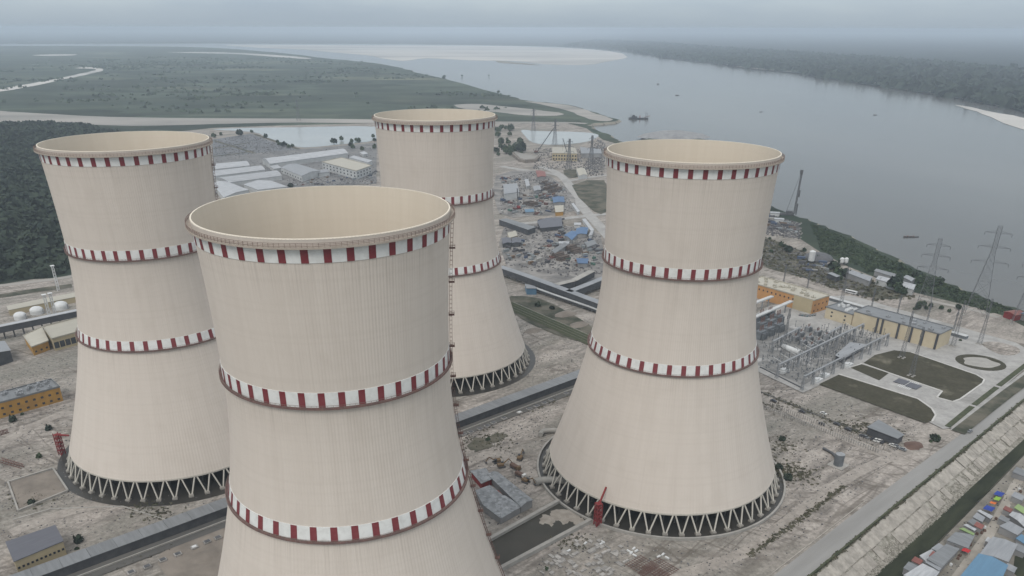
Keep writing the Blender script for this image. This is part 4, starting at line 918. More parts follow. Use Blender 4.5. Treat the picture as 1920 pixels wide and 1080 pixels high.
H('site_tent', 'pale tent roof near the far pylons', 'shed', roofpx([(1081,317),(1096,316),(1101,328),(1086,330)], 6), 6, m_wallw, m_rtan, 'gable', 2)
H('site_shed', 'broad dark slate roof above the sandy track', 'shed', roofpx([(1008,416),(1024,409),(1052,408),(1054,424),(1014,428)], 5), 5, m_walld, m_rdark)
H('site_shed', 'dark slate roof left of a twin below the long store', 'shed', roofpx([(941,447),(957,446),(959,455),(943,457)], 5), 5, m_walld, m_rdark, 'gable', 1)
H('site_shed', 'dark slate roof right of a twin below the long store', 'shed', roofpx([(960,446),(977,447),(976,455),(961,456)], 5), 5, m_walld, m_rdark, 'gable', 1)
H('site_shed', 'grey shed roof left of the straight site road', 'shed', roofpx([(1000,350),(1012,348),(1014,356),(1002,358)], 5), 5, m_wallg, m_rgrey, 'gable', 1)
H('site_shed', 'long grey shed roof beside the second sandy track', 'shed', roofpx([(1034,470),(1058,455),(1064,459),(1040,475)], 5), 5, m_wallg, m_rgrey2, 'gable', 1)
H('site_shed', 'grey shed roof close to the right cooling tower', 'shed', roofpx([(1096,455),(1112,450),(1118,457),(1102,463)], 5), 5, m_wallg, m_rgrey2, 'gable', 1)
pip = MB().cyl((-7, 0, 0), (7, 0, 0), .9, 8).mesh('pipe', mat('pipe_steel', (0.13, 0.10, 0.085), (0.085, 0.075, 0.07), scale=.3, rnd=.25))
for i, (a, b) in enumerate(((1022,345),(1030,349),(1038,353),(1046,357),(1026,356),(1036,361),(990,384),(1000,386),(1046,482),(1056,488),(1070,468),(1080,474))):
    p = G(a, b); T = thing('pipe_stack', 'rusty pipe stack %s' % ('left of the straight site road' if i < 6 else 'below the grey hall' if i < 8 else 'between the lower sandy tracks'), 'pipe stack', (p.x, p.y, .25), R(60) if i < 6 else UA, 'pipe stacks %s' % ('upper' if i < 6 else 'middle' if i < 8 else 'lower'))
    for r_ in range(3):
        for k in range(5 - r_): obj('pipe', pip, T, (0, (k - (4 - r_) / 2) * 1.85, .95 + r_ * 1.6))
# heap with a pale cover
p = G(985, 300); T = thing('spoil_heap', 'flat heap under a pale cover beyond the construction site', 'heap', (p.x, p.y, 0.2)); hp_ = [G(a, b) - p for a, b in ((960,292),(966,289),(985,294),(1012,299),(1006,304),(985,306),(972,303))]
MB().prism(ccw([Vector((v.x, v.y, 0)) for v in hp_]), 0, 5).build('mound', m_mud, T); MB().prism(grow(ccw([Vector((v.x, v.y, 0)) for v in hp_]), -4), 5.004, 6).build('cover', m_sand, T)
# containers, stacks and plant in the construction site
cont_cols = [((0.07, 0.095, 0.15), 'blue'), ((0.145, 0.075, 0.065), 'red'), ((0.36, 0.355, 0.34), 'white'), ((0.10, 0.10, 0.11), 'dark grey'), ((0.17, 0.12, 0.085), 'brown'), ((0.24, 0.26, 0.27), 'grey'), ((0.08, 0.16, 0.13), 'green')]
def container_mesh(c, n):
    mm = mat('container_' + n.replace(' ', '_'), c, tuple(q * .8 for q in c), scale=0.8, rnd=0.2); b = MB()
    b.box((0, 0, 1.3), (6.0, 2.4, 2.6))
    for i in range(9):
        for y in (-1.22, 1.22): b.box((-2.7 + i * .67, y, 1.3), (0.3, 0.1, 2.3))
    for x in (-3.02, 3.02): b.box((x, 0, 1.3), (0.06, 2.2, 2.4))
    return b.mesh('container', mm)
cms = [(container_mesh(c, n), n) for c, n in cont_cols]
wts = np.array([0.16, 0.14, 0.12, 0.24, 0.12, 0.17, 0.05])
def rows(poly, n, where, ang, seed, wt=wts):
    r_ = np.random.default_rng(seed); P = px(*poly); pts = scatter(P, n)
    for a, b in pts:
        k = r_.choice(len(cms), p=wt / wt.sum()); me, col = cms[k]
        s_ = (r_.uniform(.5, 1.6), r_.uniform(.6, 1.4), r_.uniform(.5, 1.3)); ad = ('long ' if s_[0] > 1.05 else 'short ') + ('high ' if s_[2] > .9 else 'low ')
        o = tag(obj('container', me, None, (a, b, 0.25), ang + r_.normal() * 0.06 + (PI / 2 if r_.random() < .25 else 0)), '%s%s container %s' % (ad, col, where), 'container', '%s%s containers %s' % (ad, col, where))
        o.scale = s_
rows([(940,372),(1000,366),(1056,372),(1060,400),(1000,404),(940,404)], 62, 'below the grey hall', UA, 3)
rows([(1012,338),(1050,345),(1066,372),(1015,368)], 34, 'left of the straight site road', R(60), 4, np.array([.05, .1, .05, .5, .1, .2, 0]))
rows([(1005,415),(1062,412),(1052,432),(1005,436)], 40, 'above the sandy track', UA, 5, np.array([.3, .05, .05, .4, .05, .15, 0]))
rows([(1010,470),(1060,425),(1078,452),(1030,495),(985,500)], 46, 'between the two sandy tracks', R(35), 6, np.array([.08, .08, .1, .5, .1, .14, 0]))
rows([(1060,480),(1108,448),(1128,470),(1120,500),(1060,505)], 36, 'beside the right cooling tower', R(35), 8)
rows([(945,450),(985,450),(1000,490),(950,490)], 22, 'below the long store', UA, 9, np.array([.1, .05, .1, .4, .1, .25, 0]))
rows([(930,336),(975,330),(975,342),(940,346)], 14, 'behind the grey hall', UA, 12)
# cranes
def crawler_crane(label, p, rz, boom, m=None):
    T = thing('crawler_crane', label, 'crane', (p.x, p.y, 0.2), rz)
    for y in (-2.6, 2.6): MB().base(0, y, 0, 8, 1.2, 1.6).build('track', m_dsteel, T)
    MB().base(-1, 0, 1.6, 7, 4, 2.6).build('body', m or m_rust, T); MB().base(2.6, 1.2, 1.6, 2, 1.6, 3).build('cab', m_glass, T); b = MB(); E_ = Vector(boom); S = Vector((2, 0, 3)); nb = 14
    for y in (-.8, .8):
        for z in (-.8, .8): b.beam(S + Vector((0, y, z)), E_ + Vector((0, y * .5, z * .5)), 0.35)
    for i in range(nb):
        a, c_ = S.lerp(E_, i / nb), S.lerp(E_, (i + 1) / nb); b.beam(a + Vector((0, -.8, -.8)), c_ + Vector((0, .8, .8)), .22); b.beam(a + Vector((0, .8, -.8)), c_ + Vector((0, -.8, .8)), .22)
    b.build('boom', m_dsteel, T); MB().beam(E_, E_ - Vector((0, 0, boom[2] * .6)), .2).build('hoist_rope', m_dsteel, T); MB().beam((-4, 0, 4), E_, .18).build('stay_rope', m_dsteel, T); return T
crawler_crane('crawler crane with a slanting boom before the far pond', G(1006, 287), R(20), (36, 0, 46))
crawler_crane('dark crawler crane beside the unfinished intake building', G(1068, 300), R(150), (16, 0, 38))
crawler_crane('short boomed crane among the containers by the farthest tower', G(972, 392), R(100), (10, 0, 26), m_redw)
# piling rig on the river bank
p = G(1482, 403); T = thing('piling_rig', 'tall dark piling rig standing on the river bank', 'piling rig', (p.x, p.y, 0.2), R(-20))
for y in (-2.8, 2.8): MB().base(0, y, 0, 9, 1.4, 1.8).build('track', m_dsteel, T)
MB().base(-2, 0, 1.8, 9, 5, 3.4).build('body', m_dsteel, T); b = MB()
for x in (3.5, 5.3):
    for y in (-.9, .9): b.beam((x, y, 2), (x + 1.0, y, 58), 0.7)
for i in range(18): b.beam((3.5 + i * .05, -.9, 2 + i * 3.1), (5.3 + i * .05, .9, 5 + i * 3.1), .5); b.beam((5.3 + i * .05, -.9, 2 + i * 3.1), (3.5 + i * .05, .9, 5 + i * 3.1), .5)
b.base(5, 0, 54, 4, 3, 5).base(6.6, 0, 24, 2.4, 2.4, 9).base(7, 3, 0, 1.6, 1.6, 15); b.build('mast', m_dsteel, T)
for y in (-2.5, 2.5): MB().beam((-6, y, 4), (4.5, y * .3, 56), .3).build('back_stay', m_dsteel, T)
MB().base(-12, -4, 0, 14, 4, 2.5).build('counterweight_deck', m_dsteel, T)
for a, b_, lab in ((1452,404,'white site hut nearest the piling rig'), (1460,416,'long white site hut below the piling rig')):
    q = quadpx((a - 8, b_ + 1), (a + 9, b_ + 2), 8); house('site_hut', lab, 'hut', q, 4, m_wallw, m_rwhite)
rows([(1432,402),(1480,418),(1500,440),(1440,432)], 30, 'by the piling rig', R(-30), 15, np.array([.1, .1, .1, .4, .1, .2, 0]))

# ================================================================== CANAL, SLOPE AND MARKET
def ep(al, off, z=0.0): v = E0 + ED * al + EN * off; return Vector((v.x, v.y, z))
CZ = -8.0
skirt('canal_slope', [ep(-300, -0.4), ep(370, -0.4)], mat('slope_rubble', (0.36, 0.34, 0.30), (0.16, 0.15, 0.12), scale=0.35, detail=8, lo=0.38, hi=0.62), 18.4, -9.4)
sheet('canal_water', [ep(-300, 5, CZ), ep(370, 5, CZ), ep(370, 40, CZ), ep(-300, 45, CZ)], m_weed)
# slabs of the slope, each a piece of its own
ST = thing('slope_revetment', 'concrete slab slope descending from the perimeter road to the canal', 'revetment', ep(0, 0, 0)); ez = math.atan2(ED.y, ED.x)
def slab_mesh(w_, l_): return MB().box((0, 0, 0), (w_, l_, 0.3)).mesh('slab', m_slab)
sm2 = [slab_mesh(3.4, 6.9), slab_mesh(3.3, 6.2)]; sm = [slab_mesh(5.12, 6.7), slab_mesh(5.13, 6.6), slab_mesh(5.1, 6.7)]; tilt = math.atan2(9.4, 18.0)
for i in range(74):
    al = -40 + i * 5.15 if i < 38 else 155.7 + (i - 38) * 3.5
    for row in range(2):
        if row == 1 and (rng.random() < 0.22 or al < 6): continue
        off = 3.6 + row * 6.5 + rng.normal() * 0.12; sc_ = off / math.cos(tilt) if 0 else off
        o = obj('slab', sm[int(rng.integers(3))] if i < 38 else sm2[int(rng.integers(2))], ST); v = ED * al + EN * off
        o.location = (v.x, v.y, -off * math.tan(tilt) + 0.32 + rng.normal() * (0.03 if i < 38 else 0.09))
        o.rotation_euler = (Matrix.Rotation(ez, 3, 'Z') @ Matrix.Rotation(tilt + rng.normal() * .015, 3, 'X') @ Matrix.Rotation(rng.normal() * 0.008, 3, 'Z')).to_euler()
def debris(name, label, pts3, smin, smax, m, flat=0.6, cat='rubble'):
    b = MB(); r_ = random.Random(len(pts3))
    for p in pts3:
        s = r_.uniform(smin, smax); rz = r_.uniform(0, PI); vs = []
        for e in (0, 1):
            for k in range(4):
                a = rz + k * PI / 2 + r_.uniform(-.3, .3); q = s * (1 - .35 * e) * r_.uniform(.6, 1.0); vs.append((p[0] + q * math.cos(a), p[1] + q * math.sin(a), p[2] - .1 + e * s * flat * r_.uniform(.5, 1.3)))
        b.add(vs, [(4, 5, 6, 7), (0, 1, 5, 4), (1, 2, 6, 5), (2, 3, 7, 6), (3, 0, 4, 7)])
    return tag(b.build(name, m), label, cat, None, 'stuff')
pts = []
for i in range(5200):
    al = rng.uniform(-40, 165); off = rng.uniform(9.5, 16.2) - (max(0, al - 100) * .03); pts.append(ep(al, off, -off * math.tan(tilt) + 0.05))
debris('slope_stones', 'pale broken stones strewn along the foot of the canal slope', pts, 0.15, 0.62, mat('slope_stone', (0.40, 0.38, 0.34), (0.17, 0.16, 0.135), scale=0.9, lo=0.4, hi=0.6, detail=2))
wall('edge_wall', 'dark low wall along the top of the canal slope', 'wall', [ep(-60, -0.9), ep(330, -0.9)], 0.8, 0.9, m_hedge)
wall('road_kerb', 'thin white kerb along the inner side of the perimeter road', 'kerb', [G(1395, 1120), G(1455, 1070), G(1622, 940)], 0.4, 0.45, m_slab)
MZ = -2.0
sheet('market_ground', [ep(-300, 29.5, MZ), ep(30, 28.5, MZ), ep(80, 27.0, MZ), ep(150, 26, MZ), ep(260, 23.5, MZ), ep(370, 23, MZ), ep(370, 400, MZ), ep(-300, 400, MZ)], mat('market_earth', (0.24, 0.22, 0.19), (0.14, 0.13, 0.11), scale=0.12, detail=8), None)
skirt('market_bank', [ep(370, 23, MZ), ep(260, 23.5, MZ), ep(150, 26, MZ), ep(80, 27, MZ), ep(30, 28.5, MZ), ep(-300, 29.5, MZ)], m_scrub, 3.5, -7)
def mp_(X, Y, z=MZ): return G(1640 + X / 4.91, 860 + Y / 4.91, z)
sheet('market_lane', strip([mp_(700, 1180), mp_(880, 930), mp_(1050, 700), mp_(1200, 430), mp_(1290, 250), mp_(1400, 100)], 4.6), mat('lane_dust', (0.36, 0.33, 0.29), (0.28, 0.255, 0.22), scale=0.2), MZ + 0.05)
sheet('market_pond', [mp_(1290, 900), mp_(1390, 860), mp_(1500, 1000), mp_(1400, 1150), mp_(1270, 1050)], m_weed, MZ + 0.06)
MK = [('largest roof in the market, plain mid blue, at the lower right corner', [(960,880),(1085,910),(1222,985),(1140,1160),(790,1090)], 'rlblue', 4.5, 'flat'),
      ('broad silver grey roof joining the big blue market roof', [(1090,722),(1310,792),(1228,950),(975,876)], 'rgrey', 4.2, 'gable'),
      ('small bright grey roof low on the canal side of the market', [(415,905),(520,850),(582,882),(480,952)], 'rwhite', 2.6, 'mono'),
      ('long striped grey roof on the canal side of the market', [(482,935),(660,800),(775,832),(612,1002)], 'rgrey2', 3.2, 'mono'),
      ('square ribbed grey roof above the long striped one', [(665,762),(742,690),(918,705),(858,822)], 'rgrey2', 3.2, 'mono'),
      ('narrow light green roof between grey market roofs', [(780,655),(822,640),(915,690),(902,712)], 'rgreen', 3.0, 'mono'),
      ('small grey roof with a pale end near the blue awnings', [(905,548),(940,510),(1012,542),(988,582)], 'rgrey', 2.8, 'mono'),
      ('thin white roof strip above the light green roof', [(820,622),(850,605),(932,650),(912,672)], 'rwhite', 2.8, 'mono'),
      ('plain grey roof between the white strip and the pale ended one', [(860,590),(900,565),(962,590),(930,628)], 'rgrey2', 2.8, 'mono'),
      ('bright white topped stall next to the blue awnings', [(945,490),(972,475),(1086,530),(1060,562)], 'rwhite', 2.6, 'mono'),
      ('pale patched roof cut by the lower edge of the picture', [(270,1085),(440,980),(592,1042),(520,1130)], 'rwhite', 3.0, 'mono'),
      ('tiny dark grey roof beside the canal', [(525,838),(590,792),(632,808),(572,850)], 'rgrey', 2.4, 'mono'),
      ('grey roof right of the lane above the silver one', [(1150,632),(1240,590),(1372,650),(1312,702)], 'rgrey', 3.4, 'mono'),
      ('white roof with a green edge at the right picture edge', [(1240,520),(1272,490),(1400,550),(1380,632)], 'rwhite', 3.2, 'gable'),
      ('bright green roof at the right picture edge', [(1285,462),(1320,430),(1400,470),(1370,505)], 'rgreen', 3.0, 'mono'),
      ('teal roof below the grey one at the right picture edge', [(1300,745),(1350,710),(1420,745),(1380,785)], 'rlblue', 3.0, 'mono'),
      ('dull blue roof strip joining two pale canal side roofs', [(465,965),(495,945),(612,1005),(590,1040)], 'rgrey', 3.0, 'mono'),
      ('rusty brown roof low beside the canal weed', [(340,950),(370,915),(440,940),(415,975)], 'rred', 2.4, 'mono')]
for lab, pp, rm, hh, st in MK:
    pts = [G(1640 + X / 4.91, 860 + Y / 4.91, MZ + hh) for X, Y in pp]
    house('market_stall', lab, 'stall', pts, hh, m_wallg, globals()['m_' + rm], st, 0.7, MZ, 0.25, group='market stalls by the canal')
XS = [(340, 1010, 6.5, 5, 'rgrey2', 'small grey lean-to lowest on the canal side of the market'), (560, 900, 5, 4, 'rred', 'rusty lean-to between two grey canal side roofs'), (735, 770, 4, 3.4, 'rgrey', 'tiny grey roof behind the square ribbed one'), (960, 620, 4.4, 3.4, 'rred', 'rusty stall roof near the white strip roof'), (1190, 560, 4.5, 4, 'rgrey2', 'grey stall roof right of the lane below the white one'), (1225, 470, 4, 3.4, 'rred', 'rusty stall roof right of the lane beside the green roof'), (1320, 350, 6, 5, 'rgrey', 'grey stall roof far up the lane at the right edge'), (1350, 130, 8, 7, 'rgrey2', 'large grey heap like roof at the right edge above the lane'), (1060, 760, 4, 3, 'rwhite', 'white stall top beside the silver grey roof'), (1340, 830, 6, 5, 'rgrey2', 'grey roof at the right edge near the market pond'), (1250, 1010, 5, 4, 'rgrey', 'grey lean-to right of the big blue roof')]
for X, Y, w_, d_, rm, lab in XS:
    c_ = mp_(X, Y, MZ + 2.8); a_ = math.atan2(ED.y, ED.x) + .06; u_ = Vector((math.cos(a_), math.sin(a_), 0)) * w_ / 2; v_ = Vector((-math.sin(a_), math.cos(a_), 0)) * d_ / 2
    house('market_stall', lab, 'stall', [c_ - u_ - v_, c_ + u_ - v_, c_ + u_ + v_, c_ - u_ + v_], 2.8, m_wallg, globals()['m_' + rm], 'mono', .6, MZ, .2, group='market stalls by the canal')
def awning(label, X, Y, w_, d_, m, rz, sag=0.5):
    p = mp_(X, Y, MZ + 2.5); T = thing('awning', label, 'awning', (p.x, p.y, MZ), rz, 'market awnings'); vs = []; n = 6
    for j in range(n + 1):
        for i in range(n + 1): x, y = i / n - .5, j / n - .5; vs.append((x * w_, y * d_, 2.9 - sag * math.cos(PI * x) * math.cos(PI * y) + .12 * math.sin(7 * x + 5 * y)))
    MB().add(vs, [(j * (n + 1) + i, j * (n + 1) + i + 1, (j + 1) * (n + 1) + i + 1, (j + 1) * (n + 1) + i) for j in range(n) for i in range(n)]).build('canopy', m, T, smooth=True)
    for sx in (-1, 1):
        for sy in (-1, 1): MB().cyl((sx * w_ * .48, sy * d_ * .48, 0), (sx * w_ * .48, sy * d_ * .48, 2.85), .06, 6).build('pole', m_rust, T)
m_orange_t = mat('orange_tarpaulin', (0.60, 0.16, 0.04), (0.50, 0.13, 0.04), scale=0.5); m_red_t = mat('red_tarpaulin', (0.45, 0.03, 0.04), (0.36, 0.03, 0.03), scale=0.5); m_green_t = mat('green_tarpaulin', (0.25, 0.42, 0.06), (0.2, 0.34, 0.06), scale=0.5)
awning('deep blue awning nearest the white topped stall', 1052, 462, 5.5, 4.2, m_tarp, ez); awning('deep blue awning farthest up the lane', 1145, 328, 5.5, 3.8, m_tarp, ez); awning('light green awning between the two blue ones', 1128, 372, 4.6, 2.6, m_green_t, ez)
awning('orange awning beside the lower blue one', 1088, 412, 2.6, 2.6, m_orange_t, ez); awning('round red parasol like awning in the lane', 840, 850, 3.2, 3.2, m_red_t, ez, -.8)
# people and goods on the lane are only dots: crates
cr = MB().base(0, 0, 0, 1.3, 1.0, .9).base(.1, 0, .9, .9, .8, .5).mesh('crate', m_brown); cr2 = MB().base(0, 0, 0, 1.2, 1.1, 1.0).base(-.1, .1, 1.0, .8, .8, .4).mesh('crate', m_wsteel)
for i, (X, Y) in enumerate(((940,700),(980,690),(1010,640),(780,900),(765,925),(880,800),(1330,290),(1340,310),(1115,560),(1010,670),(700,985))):
    p = mp_(X, Y); tag(obj('crate', cr2 if i % 4 == 2 else cr, None, (p.x, p.y, MZ + .06), rng.uniform(0, 3)), 'white crate standing for people and goods on the market lane' if i % 4 == 2 else 'dark crate standing for people and goods on the market lane', 'crate', 'white crates' if i % 4 == 2 else 'dark crates')

# ================================================================== WAREHOUSES NORTH OF THE TOWERS
area('store_ground', px((400,296),(520,284),(706,268),(706,345),(560,352),(400,365)), mat('store_soil', (0.20, 0.195, 0.19), (0.12, 0.12, 0.122), scale=0.03, detail=9), n=0)
H('warehouse', 'long white vaulted warehouse reaching farthest to the right', 'warehouse', roofpx([(492,299),(638,281),(652,287),(506,307)], 9), 9, m_wallw, m_rwhite, 'vault', 5)
H('warehouse', 'short white vaulted warehouse beside the leftmost tower, top of the three', 'warehouse', roofpx([(402,308),(459,303),(468,310),(405,317)], 8), 8, m_wallw, m_rwhite, 'vault', 4)
H('warehouse', 'white vaulted warehouse in the middle of three beside the leftmost tower', 'warehouse', roofpx([(396,322),(484,312),(497,318),(402,330)], 8), 8, m_wallw, m_rwhite, 'vault', 4)
H('warehouse', 'white vaulted warehouse lowest of three beside the leftmost tower', 'warehouse', roofpx([(402,335),(514,321),(528,329),(430,342)], 8), 8, m_wallw, m_rwhite, 'vault', 4)
H('factory_hall', 'white ribbed roof just above the rim of the nearest tower', 'building', roofpx([(398,344),(424,340),(466,356),(420,370)], 8), 8, m_wallw, m_rwhite, 'gable', 2)
H('factory_hall', 'plain white flat roof above the rim of the nearest tower', 'building', roofpx([(457,346),(484,338),(508,339),(538,350),(484,356)], 8), 8, m_wallw, m_rwhite)
q = roofpx([(604,304),(640,296),(696,311),(668,321)], 14)
H('factory_hall', 'large pale factory with a tan roof left of the farthest tower', 'building', q, 14, m_wallw, m_rtan, wins=[(facing(q)[0], 2, 10, 4), (facing(q)[1], 2, 5, 4)], wsize=(4, 2.4), parapet=.8)
q = roofpx([(527,314),(556,307),(600,320),(566,330)], 10)
H('factory_hall', 'grey roofed factory with white edges between warehouses and tan roof', 'building', q, 10, m_wallw, m_rgrey, 'gable', 2.5, wins=[(facing(q)[0], 1, 8, 3)], wsize=(4, 2.4))
H('factory_hall', 'low pale annex before the tan roofed factory', 'building', roofpx([(594,320),(614,317),(618,322),(598,325)], 7), 7, m_wallw, m_rgrey)
H('factory_hall', 'long pale low roof behind the tan roofed factory', 'building', roofpx([(655,295),(664,292),(698,301),(690,305)], 8), 8, m_wallw, m_rwhite)
H('site_hut', 'small bright white hut near the left flank of the farthest tower', 'hut', roofpx([(675,286),(683,284),(690,288),(681,290)], 5), 5, m_wallw, m_rwhite)
H('site_hut', 'pale hut left of the grey roofed factory', 'hut', roofpx([(506,312),(520,309),(528,315),(514,317)], 6), 6, m_wallw, m_rwhite)
rows([(535,335),(600,330),(705,322),(706,346),(540,350)], 34, 'before the factory halls', UA, 21, np.array([.15, .1, .1, .35, .1, .2, 0]))

# ================================================================== RIVER BANK ON THE RIGHT
H('river_shed', 'long bright white roofed shed among trees near the river', 'shed', roofpx([(1643,523),(1652,518),(1717,534),(1712,543)], 6), 6, m_wallw, m_rwhite, 'gable', 1.8, wins=[(0, 1, 9, 2)])
H('river_shed', 'light grey roofed shed left of the bright white one', 'shed', roofpx([(1588,511),(1598,507),(1636,520),(1630,527)], 6), 6, m_wallg, m_rgrey, 'gable', 1.6)
H('river_shed', 'thin pale shed on the river side of the path', 'shed', roofpx([(1640,508),(1646,505),(1680,514),(1676,519)], 5), 5, m_wallg, m_rgrey2, 'gable', 1.4)
H('river_shed', 'small grey shed above the bright white one', 'shed', roofpx([(1695,520),(1703,517),(1716,523),(1709,527)], 5), 5, m_wallg, m_rgrey, 'gable', 1.2)
H('river_shed', 'low grey shed between the silos and the light grey shed', 'shed', roofpx([(1552,514),(1560,511),(1576,517),(1568,521)], 5), 5, m_walld, m_rgrey, 'mono', 1)
H('river_hut', 'red hut at the right edge near the end pylon', 'hut', quadpx((1880,595), (1900,602), 12), 5, m_redw, m_rred, 'gable', 1.5)
H('river_hut', 'blue roofed hut at the right edge near the end pylon', 'hut', quadpx((1906,598), (1925,604), 12), 5, m_wallg, m_rlblue, 'gable', 1.5)
def silo(label, a, b, r, h): 
    p = G(a, b); T = thing('silo', label, 'silo', (p.x, p.y, .2)); MB().cyl((0, 0, 3), (0, 0, h), r, 14).build('drum', m_wsteel, T, smooth=True); MB().cyl((0, 0, 1), (0, 0, 3), .6, 14, r).build('hopper', m_wsteel, T); MB().cyl((0, 0, h), (0, 0, h + 1.2), r, 14, .4).build('cap', m_wsteel, T)
    for x, y in ((-1, -1), (1, -1), (1, 1), (-1, 1)): MB().base(x * r * .7, y * r * .7, 0, .4, .4, 3.2).build('leg', m_dsteel, T)
silo('white batching plant silo by the river road', 1520, 494, 3.2, 13); silo('left of two small white silos on the river path', 1577, 497, 2.2, 7); silo('right of two small white silos on the river path', 1585, 497, 2.2, 7)
rows([(1495,480),(1545,488),(1560,510),(1510,512)], 22, 'round the batching plant', R(-20), 31, np.array([.1, .05, .2, .4, .05, .2, 0]))
p = G(1534, 486); T = tag(MB().sphere((0, 0, 0), 16, 7, 14, 5, True).build('gravel_heap', m_dsteel, None, (p.x, p.y, .1)), 'dark gravel heap behind the white batching plant silo', 'heap')
# bus on the river road
p = G(1595, 551); T = thing('bus', 'white bus on the river road', 'bus', (p.x, p.y, .35), R(-47)); MB().base(0, 0, .5, 11, 2.5, 2.6).build('body', m_wsteel, T)
for s in (-1, 1): MB().base(0, s * 1.26, 1.6, 9.6, .06, 1.0).build('window_band', m_glass, T)
wh = MB().cyl((0, -.2, .5), (0, .2, .5), .5, 10).mesh('wheel', m_dsteel)
for x in (-3.5, 3.5):
    for y in (-1.1, 1.1): obj('wheel', wh, T, (x, y, 0))
def car(name, label, p, rz, m, group, s=1.0):
    T = thing(name, label, 'car', (p.x, p.y, .3), rz, group); b = MB().box((0, 0, .75), (4.3 * s, 1.8 * s, .7)); b.build('body', m, T)
    MB().add([(-1.5, -.8, 1.1), (1.2, -.8, 1.1), (1.2, .8, 1.1), (-1.5, .8, 1.1), (-1.1, -.7, 1.65), (.7, -.7, 1.65), (.7, .7, 1.65), (-1.1, .7, 1.65)], [(4, 5, 6, 7), (0, 1, 5, 4), (1, 2, 6, 5), (2, 3, 7, 6), (3, 0, 4, 7)]).build('cabin', m_glass, T)
    MB().base(-.2, 0, 1.66, 1.6, 1.3, .05).build('roof', m, T)
    for x in (-1.4, 1.4):
        for y in (-.8, .8): o = obj('wheel', wh, T, (x, y, 0)); o.scale = (.7, .6, .7)
m_cw = mat('white_car_paint', (0.62, 0.62, 0.60), (0.55, 0.55, 0.54), rough=.4); m_cd = mat('dark_car_paint', (0.05, 0.05, 0.055), (0.07, 0.07, 0.075), rough=.4); m_cg = mat('grey_car_paint', (0.22, 0.23, 0.24), (0.18, 0.19, 0.2), rough=.4); m_ct = mat('teal_car_paint', (0.06, 0.12, 0.14), (0.05, 0.1, 0.12), rough=.4)
for i in range(7): car('parked_car', '%s car parked before the orange building' % ('teal' if i % 2 else 'dark'), G(1500 + i * 4.6, 592.5 + abs(i - 3) * -.6 + 1.5), R(60), m_ct if i % 2 else m_cd, 'cars before the orange building')
for i, (X, Y) in enumerate(((1180,600),(1215,610),(1290,630),(1330,645),(1370,655),(1410,668),(1520,705),(1560,715),(1630,750),(890,465),(1015,525),(740,345),(500,325),(180,203),(720,462))):
    p = G(1420 + X / 6, 720 + Y / 6); k = (0, 1, 0, 2, 2, 0, 2, 1, 1, 0, 0, 2, 0, 0, 0)[i]
    car('parked_car', '%s car parked along the fence below the substation lawn' % ('dark', 'grey', 'white')[k], p, R(-48) + (PI / 2 if 2 <= i < 6 else 0), (m_cd, m_cg, m_cw)[k], 'cars along the yard fence')
car('car', 'small grey car driving on the perimeter road', G(1818, 811), UA, m_cg, None)

# ================================================================== YARD DETAIL
# valve pits along the gallery wall
pit_b = MB().base(0, 0, 0, 3.4, 2.8, 1.0).mesh('pit_box', m_block); pit_l = MB().base(0, 0, 1.004, 2.4, 2.0, 0.25).mesh('cover', m_dsteel); pit_r = MB().base(0, 0, 1.004, 2.0, 1.7, .2).mesh('cover', m_wsteel)
pits = [(840 + x / 2.572, 660 + y / 2.572) for x, y in ((570,205),(497,237),(465,252),(427,266),(392,280),(345,297),(270,325),(220,347),(190,362),(155,376),(110,392),(75,402))] + [(180 + x / 6, 900 + y / 6) for x, y in ((1375,665),(1255,710),(1110,770),(925,850),(755,915),(580,990),(400,1055))]
for i, (a, b) in enumerate(pits):
    p = G(a, b); T = thing('valve_pit', ('white lidded' if i in (5, 14) else 'dark lidded') + ' valve pit along the wall ' + ('right of nearest tower' if i < 12 else 'left of nearest tower'), 'valve pit', (p.x, p.y, .2), R(40.6), 'valve pits ' + ('right' if i < 12 else 'left')); obj('pit_box', pit_b, T); obj('cover', pit_r if i in (5, 14) else pit_l, T)
# slab, block and mesh store in front of the right tower
bl = MB().base(0, 0, 0, 3.0, 1.6, .35).base(.1, 0, .36, 2.9, 1.5, .35).base(-.1, .1, .72, 2.8, 1.5, .35).mesh('slab_stack', m_block)
SY = px((1010,1078),(1040,1030),(1090,1008),(1160,1018),(1180,1045),(1150,1085))
for i, (a, b) in enumerate(scatter(SY, 70)):
    o = tag(obj('slab_stack', bl, None, (a, b, .2), UA + (PI / 2 if rng.random() < .3 else 0) + rng.normal() * .05), 'stack of grey concrete slabs in the store before the right tower', 'slab stack', 'concrete slab stacks'); o.scale = (rng.uniform(.6, 1.4), rng.uniform(.6, 1.5), rng.uniform(.2, .8))
wbk = MB().base(0, 0, 0, 2.2, .9, .6).mesh('white_block', m_wsteel)
for i, (X, Y) in enumerate(((680,345),(880,255),(1090,240),(1065,265),(1460,320),(1400,350),(1490,348),(1430,372),(1470,402),(1760,415),(1810,390),(1860,430))):
    p = G(960 + X / 6.4, 980 + Y / 6.4); tag(obj('white_block', wbk, None, (p.x, p.y, .2), UA + (0, .2, PI / 2)[i % 3]), 'white painted block lying in the store before the right tower', 'block', 'white blocks')
def rebar(label, X, Y, n, L):
    p = G(960 + X / 6.4, 980 + Y / 6.4); T = thing('reinforcement_mat', label, 'steel mat', (p.x, p.y, .25), UA); me = MB().beam((-L / 2, 0, .15), (L / 2, 0, .15), .13).mesh('bar', m_rust); m2 = MB().beam((0, -L / 2, .32), (0, L / 2, .32), .13).mesh('cross_bar', m_rust)
    for i in range(n): obj('bar', me, T, (0, (i - (n - 1) / 2) * L / n, 0)); obj('cross_bar', m2, T, ((i - (n - 1) / 2) * L / n, 0, 0))
